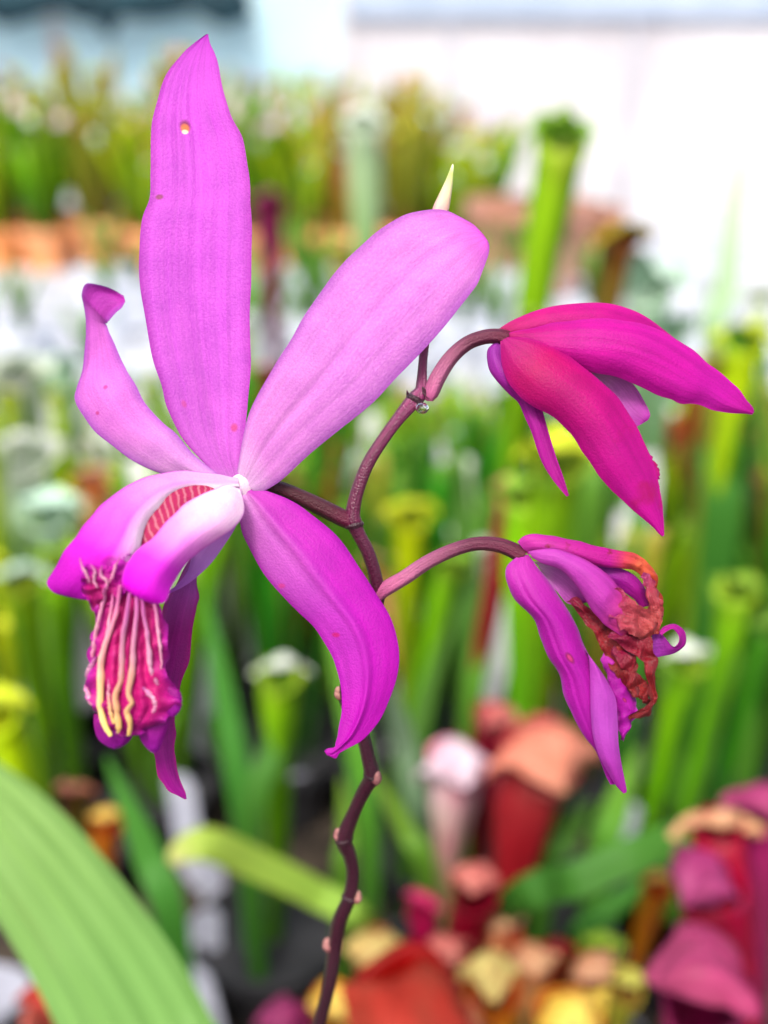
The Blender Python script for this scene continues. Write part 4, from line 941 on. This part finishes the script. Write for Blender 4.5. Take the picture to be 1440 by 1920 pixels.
ribbon(mb, mi=1, rows=[(400, 960, 430, 985, 16, 0), (372, 1010, 400, 1040, 14, 0), (346, 1070, 372, 1078, 10, -6), (318, 1110, 373, 1120, 4, -8), (300, 1170, 367, 1152, 0, -10), (285, 1230, 353, 1232, -4, -10), (276, 1300, 339, 1292, -8, -10), (274, 1360, 329, 1352, -12, -8), (286, 1412, 326, 1398, -14, -6), (297, 1452, 331, 1440, -14, -4), (315, 1482, 341, 1471, -12, -2), (347, 1499, 352, 1497, -10)], nu=70, nv=16, seed=6, edge_rough=7)
o = mb.obj('sepal', [m_striplilac, m_behind], fl); o['label'] = 'lower left sepal hanging behind the lip'
# lip
rib('lip_lobe', m_lipback, fl, [(446, 896, 448, 914, -12, 0), (402, 887, 414, 917, -30, -4, -10), (345, 883, 366, 916, -50, -14, -10), (290, 889, 326, 928, -72, -20, -10), (245, 907, 294, 954, -92, -26, -10), (205, 934, 270, 992, -108, -30, -12), (172, 966, 262, 1030, -120, -34, -20), (146, 999, 250, 1058, -126, -34, -10), (122, 1033, 232, 1082, -128, -28), (103, 1064, 212, 1104, -128, -20), (88, 1092, 190, 1122, -126, -10), (99, 1110, 168, 1126, -124, -4), (125, 1119, 150, 1124, -122)],
    label='back side lobe of the lip ending in a blunt left tip', nu=90, nv=26, ruffle=3, rfreq=4, seed=7.1, edge_rough=3)
rib('lip_lobe', m_lipfront, fl, [(428, 908, 450, 918, -34, 0), (410, 913, 458, 950, -60, -16), (377, 926, 452, 975, -88, -28), (346, 946, 430, 998, -108, -34), (318, 972, 397, 1018, -124, -36), (288, 1006, 364, 1042, -138, -38), (260, 1028, 341, 1070, -148, -38), (240, 1054, 322, 1100, -156, -32), (228, 1082, 310, 1128, -160, -22), (234, 1104, 290, 1132, -162, -12), (252, 1119, 268, 1127, -162)],
    label='front side lobe of the lip, pale at the base and bright magenta at the end', nu=90, nv=26, seed=8.3, edge_rough=2)
rib('throat', m_throat, fl, [(412, 916, 416, 930, -34, 0), (384, 910, 392, 950, -52, 0), (335, 908, 350, 985, -76, 0), (290, 930, 320, 1020, -98, 0), (252, 975, 285, 1060, -112, 0), (236, 1020, 250, 1080, -116, 0)], nu=40, nv=16, seed=9)
rib('frill', m_frill, fl, [(214, 1040, 246, 1038, -140, -4), (186, 1050, 246, 1062, -150, -6), (164, 1062, 242, 1086, -155, -8), (154, 1080, 234, 1108, -155, -8), (152, 1100, 224, 1126, -150, -8), (160, 1120, 212, 1140, -142, -6), (174, 1144, 204, 1154, -132)], nu=60, nv=20, ruffle=10, rfreq=6, crumple=6, cfreq=.06, seed=10, label='crumpled magenta frill inside the lip')
rib('mid_lobe', m_midlobe, fl, [(205, 1080, 292, 1095, -128, -6), (190, 1120, 306, 1138, -132, -14), (178, 1160, 314, 1180, -134, -20), (172, 1200, 318, 1222, -136, -24), (165, 1245, 321, 1262, -138, -26), (162, 1288, 331, 1298, -140, -26), (170, 1322, 333, 1325, -142, -24), (182, 1346, 312, 1348, -142, -18), (200, 1368, 280, 1368, -140, -10), (220, 1380, 255, 1380, -138, -4)],
    nu=120, nv=48, ruffle=13, rfreq=6, crumple=2.2, cfreq=.05, seed=11, edge_rough=17, groove=[(.2, .05, 8), (.36, .04, 9), (.53, .04, 9), (.68, .05, 8)], label='crimson middle lobe of the lip with cream ridges')
rib('lobe_tip', m_bulb, fl, [(176, 1338, 256, 1342, -128, -8), (176, 1362, 254, 1362, -126, -14), (184, 1386, 248, 1382, -124, -14), (202, 1400, 236, 1396, -122, -8), (214, 1405, 224, 1403, -120)], nu=30, nv=16, seed=12)
rib('lobe_tip', m_bulb, fl, [(248, 1330, 322, 1322, -126, -8), (256, 1362, 318, 1352, -124, -10), (264, 1388, 308, 1382, -122, -10), (276, 1404, 300, 1402, -120, -6), (287, 1412, 293, 1411, -118)], nu=30, nv=16, seed=13)
rib('lobe_tip', m_bulb, fl, [(300, 1290, 318, 1285, -138, 0), (310, 1318, 336, 1295, -140, -6), (312, 1338, 341, 1308, -140, -8), (320, 1344, 340, 1325, -140, -6), (330, 1342, 337, 1334, -138)], nu=24, nv=12, seed=14, ruffle=3)
ridges = [([(226, 1098, 5), (218, 1140, 6), (208, 1175, 6), (199, 1205, 7), (190, 1241, 8.5), (189, 1280, 9), (188, 1320, 8), (191, 1345, 7.5), (199, 1366, 8), (208, 1380, 5)], m_ridge),
          ([(243, 1112, 5), (236, 1160, 5.5), (229, 1205, 6), (227, 1250, 6.5), (225, 1280, 6.5), (217, 1303, 7.5), (219, 1335, 7), (222, 1360, 7), (220, 1374, 4)], m_ridge),
          ([(256, 1118, 5), (254, 1160, 5), (251, 1200, 6), (250, 1235, 7), (245, 1265, 7.5), (242, 1300, 6.5), (246, 1318, 6), (238, 1335, 7), (245, 1355, 7), (241, 1378, 4.5)], m_ridge),
          ([(266, 1118, 4.5), (272, 1165, 5), (277, 1200, 5.5), (281, 1240, 6), (284, 1258, 5), (292, 1272, 5), (296, 1284, 3.5)], m_ridgep),
          ([(269, 1288, 3), (278, 1298, 5.5), (288, 1310, 6.5), (291, 1324, 6), (286, 1336, 3.5)], m_ridgep),
          ([(197, 1098, 4), (194, 1122, 5.5), (187, 1150, 4), (180, 1180, 5), (176, 1210, 6), (173, 1232, 4)], m_ridgep),
          ([(212, 1110, 3), (207, 1150, 4), (200, 1190, 3.5), (196, 1215, 2)], m_ridgep),
          ([(284, 1112, 3), (292, 1150, 4), (299, 1200, 4), (303, 1240, 3), (300, 1262, 2)], m_ridgep),
          ([(205, 1270, 2), (203, 1300, 4), (206, 1330, 4.5), (212, 1356, 4)], m_ridge),
          ([(180, 1232, 3), (172, 1246, 6), (166, 1262, 6), (163, 1270, 3)], m_ridgep),
          ([(160, 1284, 3), (164, 1298, 6), (170, 1312, 5.5), (176, 1326, 3)], m_ridgep),
          ([(150, 1046, 1.5), (155, 1064, 3.2), (163, 1078, 3.4), (168, 1092, 2)], m_ridgep),
          ([(170, 1058, 1.5), (178, 1072, 3), (176, 1090, 3.2), (184, 1102, 2)], m_ridgep),
          ([(192, 1060, 1.5), (190, 1078, 3), (200, 1090, 3), (198, 1104, 2)], m_ridgep),
          ([(226, 1046, 1.5), (216, 1060, 3), (212, 1078, 3.2), (204, 1092, 2)], m_ridgep)]
for pts, m in ridges:
    mb = MB()
    rr = []
    for i, (x, y, r) in enumerate(pts):
        v = (x - 170) / 150
        zz = (-138 - 26 * (1 - (2 * v - 1) ** 2) - 3) if y > 1106 else -172
        rr.append((x + random.uniform(-1, 1), y, zz + random.uniform(-2, 2), r * .72))
    rr = [(a + random.uniform(-.9, .9), b, c, d * random.uniform(.8, 1.15)) for a, b, c, d in spline(rr, 22)]
    tube(mb, rr, n=80, seg=12, flat=1.3, grooves=.16, ng=3); mb.obj('ridge', m, fl)

# --- pink drooping flower (upper right)
mb = MB()
tube(mb, [(806, 752, 34, 6), (808, 738, 32, 13), (822, 706, 30, 14), (846, 670, 28, 13), (876, 644, 26, 12.5), (908, 632, 24, 12.5), (935, 631, 22, 13.5), (952, 636, 20, 14)], n=60, seg=20, grooves=.09, ng=6)
f2 = mb.obj('flower', m_ped, root); f2['label'] = 'hot pink flower seen from behind, drooping at the upper right'
rib('sepal', m_hot1, f2, [(936, 616, 952, 630, 24, 0), (962, 600, 975, 636, 24, -6), (1012, 580, 1020, 636, 26, -14), (1067, 570, 1080, 640, 30, -18), (1133, 568, 1140, 650, 36, -18), (1180, 579, 1180, 665, 44, -14), (1215, 596, 1215, 680, 52, -10), (1252, 624, 1250, 690, 60, -4), (1290, 655, 1285, 690, 68)], label='top sepal mostly hidden behind the right one', nu=60, nv=22, seed=20)
rib('sepal', m_hotr, f2, [(948, 626, 952, 640, 12, 0), (985, 617, 985, 655, 8, -8), (1030, 608, 1030, 675, 4, -18), (1080, 600, 1078, 690, 0, -24), (1133, 597, 1122, 700, -2, -28), (1191, 604, 1172, 712, -2, -28), (1240, 620, 1212, 731, 0, -26), (1288, 649, 1250, 748, 2, -22), (1325, 678, 1278, 757, 4, -18), (1356, 703, 1308, 757, 6, -12), (1385, 730, 1340, 771, 8, -8), (1405, 755, 1380, 776, 9, -4), (1414, 772, 1411, 777, 10)],
    label='long right sepal with a sharp tip', nu=90, nv=28, groove=[(.42, .02, 7), (.2, .03, -4)], seed=21, edge_rough=3)
rib('petal', m_innerlip, f2, [(1040, 650, 1050, 700, 40, 0), (1110, 680, 1110, 720, 40, 0), (1165, 700, 1130, 752, 40, 4), (1192, 726, 1150, 790, 40, 4), (1208, 752, 1172, 800, 40, 2), (1219, 776, 1192, 800, 40, 0), (1215, 788, 1200, 797, 40)], label='pale inner lip showing between the sepals', nu=50, nv=16, seed=22)
rib('sepal', m_violet, f2, [(932, 640, 950, 640, 24, 0), (914, 656, 950, 665, 20, -10), (916, 690, 965, 690, 16, -16), (931, 714, 985, 715, 12, -16), (955, 740, 1006, 735, 12, -12), (972, 756, 1016, 765, 12, -8), (985, 785, 1023, 790, 12, -6), (997, 812, 1030, 815, 12, -5), (1014, 862, 1043, 857, 12, -3), (1035, 898, 1056, 893, 12, -2), (1062, 931, 1067, 929, 12)], label='violet pouch with a thin tongue hanging down', nu=70, nv=18, seed=23)
rib('sepal', m_hot2, f2, [(938, 640, 952, 632, -4, 0), (942, 690, 994, 634, -10, -14), (958, 724, 1036, 649, -14, -24), (990, 756, 1074, 672, -18, -30), (1034, 780, 1113, 703, -20, -32), (1068, 812, 1152, 738, -22, -30), (1095, 850, 1188, 790, -22, -26), (1121, 890, 1211, 836, -22, -22), (1152, 925, 1230, 882, -20, -16), (1191, 960, 1240, 930, -18, -10), (1222, 987, 1244, 970, -16, -5), (1242, 1006, 1246, 1004, -14)],
    label='large front sepal pointing down to the right', nu=90, nv=28, seed=24, edge_rough=2)
rib('frill', m_hot2, f2, [(1206, 846, 1216, 850, 6, 0), (1214, 868, 1230, 868, 6, 0), (1222, 884, 1238, 886, 6, 0), (1226, 900, 1234, 904, 6, 0), (1232, 915, 1236, 914, 6)], nu=24, nv=8, edge_rough=8, ruffle=4, seed=25)

# --- withered flower (lower right)
mb = MB()
tube(mb, [(708, 1122, 66, 8), (722, 1105, 60, 13), (760, 1082, 52, 13), (800, 1055, 44, 12.5), (845, 1033, 36, 12), (890, 1020, 30, 12), (930, 1021, 26, 13), (960, 1031, 22, 14), (982, 1044, 18, 15)], n=60, seg=20, grooves=.09, ng=6)
f3 = mb.obj('flower', m_ped, root); f3['label'] = 'partly withered magenta flower, drooping below the pink one'
rib('sepal', m_wpet, f3, [(976, 1040, 990, 1040, 10, 0), (950, 1062, 1006, 1060, 4, -10), (950, 1092, 1032, 1095, -2, -22), (964, 1122, 1056, 1130, -6, -26), (998, 1158, 1078, 1167, -10, -28), (1013, 1194, 1094, 1206, -12, -28), (1026, 1228, 1108, 1240, -14, -26), (1048, 1264, 1122, 1275, -14, -24), (1058, 1305, 1134, 1310, -14, -20), (1075, 1345, 1142, 1350, -12, -16), (1096, 1381, 1150, 1390, -10, -12), (1118, 1411, 1156, 1425, -8, -8), (1133, 1448, 1156, 1455, -6, -4), (1144, 1471, 1152, 1471, -4)],
    label='left sepal folded lengthwise and spotted', nu=90, nv=28, groove=[(.32, .05, 12)], seed=30, edge_rough=2)
rib('sepal', m_wlight, f3, [(1088, 1215, 1098, 1222, 0, 0), (1102, 1226, 1124, 1254, -28, -6), (1106, 1260, 1143, 1285, -34, -10), (1107, 1300, 1155, 1312, -38, -12), (1108, 1340, 1158, 1350, -38, -12), (1112, 1380, 1160, 1395, -36, -12), (1122, 1415, 1165, 1430, -32, -10), (1138, 1445, 1170, 1455, -26, -6), (1154, 1472, 1175, 1480, -20, -3), (1169, 1488, 1174, 1486, -18)], label='lilac inner fold of the left sepal', nu=60, nv=20, seed=31)
rib('sepal', m_wtop, f3, [(970, 1016, 990, 1040, 12, 0), (990, 1002, 1010, 1040, 6, -10), (1027, 1003, 1045, 1046, 4, -14), (1069, 1011, 1085, 1052, 6, -14), (1111, 1022, 1125, 1062, 10, -12), (1157, 1031, 1155, 1066, 14, -8), (1190, 1038, 1182, 1068, 16, -6), (1214, 1053, 1200, 1080, 16, -5), (1230, 1072, 1213, 1098, 14, -6), (1233, 1098, 1216, 1124, 12, -6), (1242, 1122, 1222, 1148, 10, -6), (1240, 1160, 1225, 1170, 8, 0)],
    label='top sepal dried to orange at its curled end', nu=90, nv=22, crumple=7, cfreq=.04, seed=32, edge_rough=3, cstart=.4)
rib('petal', m_violet, f3, [(1110, 1058, 1112, 1075, 34, 0), (1150, 1062, 1145, 1090, 34, -6), (1185, 1075, 1170, 1110, 34, -8), (1208, 1100, 1190, 1125, 34, -6), (1222, 1135, 1200, 1140, 36, 0)], label='violet petal behind the orange sepal', nu=40, nv=14, seed=33)
rib('petal', m_innerlip, f3, [(1000, 1052, 1010, 1062, 34, 0), (1020, 1055, 1022, 1085, 30, 4), (1050, 1062, 1045, 1110, 30, 6), (1080, 1085, 1062, 1130, 30, 6), (1098, 1115, 1078, 1134, 32, 2), (1104, 1128, 1092, 1132, 34)], label='pale hollow of the lip between two petals', nu=40, nv=16, seed=34)
rib('petal', m_wmid, f3, [(990, 1034, 998, 1046, 0, 0), (1010, 1030, 1016, 1056, -8, -6), (1040, 1028, 1050, 1068, -14, -14), (1078, 1040, 1074, 1090, -18, -18), (1110, 1056, 1094, 1118, -20, -20), (1138, 1076, 1110, 1145, -22, -20), (1158, 1098, 1130, 1166, -22, -18), (1178, 1124, 1150, 1184, -20, -14), (1205, 1145, 1175, 1196, -18, -8), (1226, 1160, 1205, 1196, -16, 0), (1230, 1175, 1220, 1190, -14)],
    label='middle petal with a withered red end', nu=80, nv=24, crumple=7, cfreq=.045, seed=35, cstart=.5)
def wither(rows, m, seed, cr_=11, **kw):
    return rib('withered_petal', m, f3, rows, nu=60, nv=18, crumple=cr_, cfreq=.035, ruffle=7, rfreq=3, edge_rough=5, seed=seed, **kw)
wither([(1058, 1128, 1070, 1130, 20), (1085, 1118, 1078, 1145, 18), (1110, 1140, 1098, 1165, 12), (1135, 1165, 1118, 1190, 6), (1160, 1185, 1128, 1220, 0), (1185, 1205, 1142, 1252, -4), (1192, 1235, 1160, 1275, -6), (1196, 1265, 1178, 1300, -6), (1202, 1290, 1188, 1310, -6)], m_wither, 40, cr_=6)
wither([(1140, 1112, 1136, 1150, -26), (1165, 1104, 1150, 1160, -34), (1182, 1118, 1160, 1180, -38), (1200, 1135, 1172, 1190, -38), (1225, 1148, 1190, 1196, -34), (1236, 1170, 1210, 1200, -28), (1226, 1190, 1208, 1204, -22)], m_withered2, 41)
wither([(1150, 1180, 1140, 1196, -20), (1185, 1178, 1162, 1208, -24), (1212, 1190, 1186, 1226, -24), (1226, 1215, 1210, 1238, -22), (1230, 1250, 1216, 1258, -20), (1229, 1280, 1212, 1290, -18), (1233, 1308, 1221, 1312, -16), (1222, 1332, 1210, 1326, -14), (1204, 1344, 1198, 1334, -12), (1186, 1352, 1182, 1344, -10)], m_wither, 42)
wither([(1160, 1205, 1150, 1225, -8), (1186, 1222, 1165, 1250, -10), (1190, 1256, 1172, 1280, -12), (1208, 1280, 1185, 1305, -12), (1222, 1306, 1206, 1312, -10), (1226, 1325, 1216, 1322, -8)], m_wither, 43)
wither([(1205, 1070, 1198, 1082, -2), (1226, 1086, 1212, 1100, -4), (1233, 1110, 1214, 1120, -4), (1242, 1136, 1218, 1146, -4), (1242, 1165, 1222, 1168, -6), (1236, 1190, 1220, 1190, -8)], m_withered2, 44, cr_=6)
rib('lip', m_wpet, f3, [(1130, 1218, 1140, 1210, 14), (1130, 1245, 1158, 1250, 10, -6), (1140, 1285, 1180, 1290, 8, -10), (1152, 1325, 1194, 1318, 6, -12), (1158, 1360, 1192, 1345, 6, -10), (1163, 1382, 1180, 1368, 6, -6), (1166, 1392, 1170, 1388, 6)], nu=50, nv=18, crumple=5, cfreq=.05, ruffle=5, seed=45, edge_rough=8, label='magenta lip remnant under the dried petals')
# curled tip on the far right
rows = []
cx, cy = 1262, 1196
for i in range(15):
    a = R(150 - i * 21); ro = 24; ri = 15 - 2 * (i > 7)
    rows.append((cx + math.cos(a) * ro, cy - math.sin(a) * ro, cx + math.cos(a) * ri * .85, cy - math.sin(a) * ri * .9, -2 - i * 1.5, 0, 20))
rib('petal', m_violet, f3, [(1222, 1186, 1224, 1234, 6, 0, 0), (1236, 1184, 1244, 1230, 4, -6, 4), (1246, 1194, 1262, 1226, 0, -6, 8), (1262, 1212, 1276, 1218, -4, -2, 12), (1272, 1204, 1286, 1206, -8, 0, 14), (1272, 1192, 1284, 1184, -10, 0, 14), (1262, 1180, 1266, 1170, -12, 0, 12), (1250, 1184, 1246, 1174, -14, 0, 8), (1240, 1192, 1236, 1184, -16, 0, 4)], label='curled petal tip looping at the far right', nu=60, nv=10, seed=46)

# --- water drop under the node
m_water, n = new_mat('water')
pr = node(n, 'ShaderNodeBsdfPrincipled', i_Roughness=0.0, i_IOR=1.33); pr.inputs['Transmission Weight'].default_value = 1.0
out = node(n, 'ShaderNodeOutputMaterial'); n.links.new(pr.outputs[0], out.inputs[0])
c = P(791, 765, 26); mb = MB(); ball(mb, Vector((0, 0, 0)), 13.5 * PX, (1.0, 1.0, .82), seg=24)
o = mb.obj('water_drop', m_water, origin=Vector((0, 0, 0))); o.location = c; o.rotation_euler = (0, R(12), 0)
tag(o, 'clear water drop hanging under the upper joint of the orchid stalk', 'water drop')
print('crowd', count, 'objects', len(bpy.data.objects))
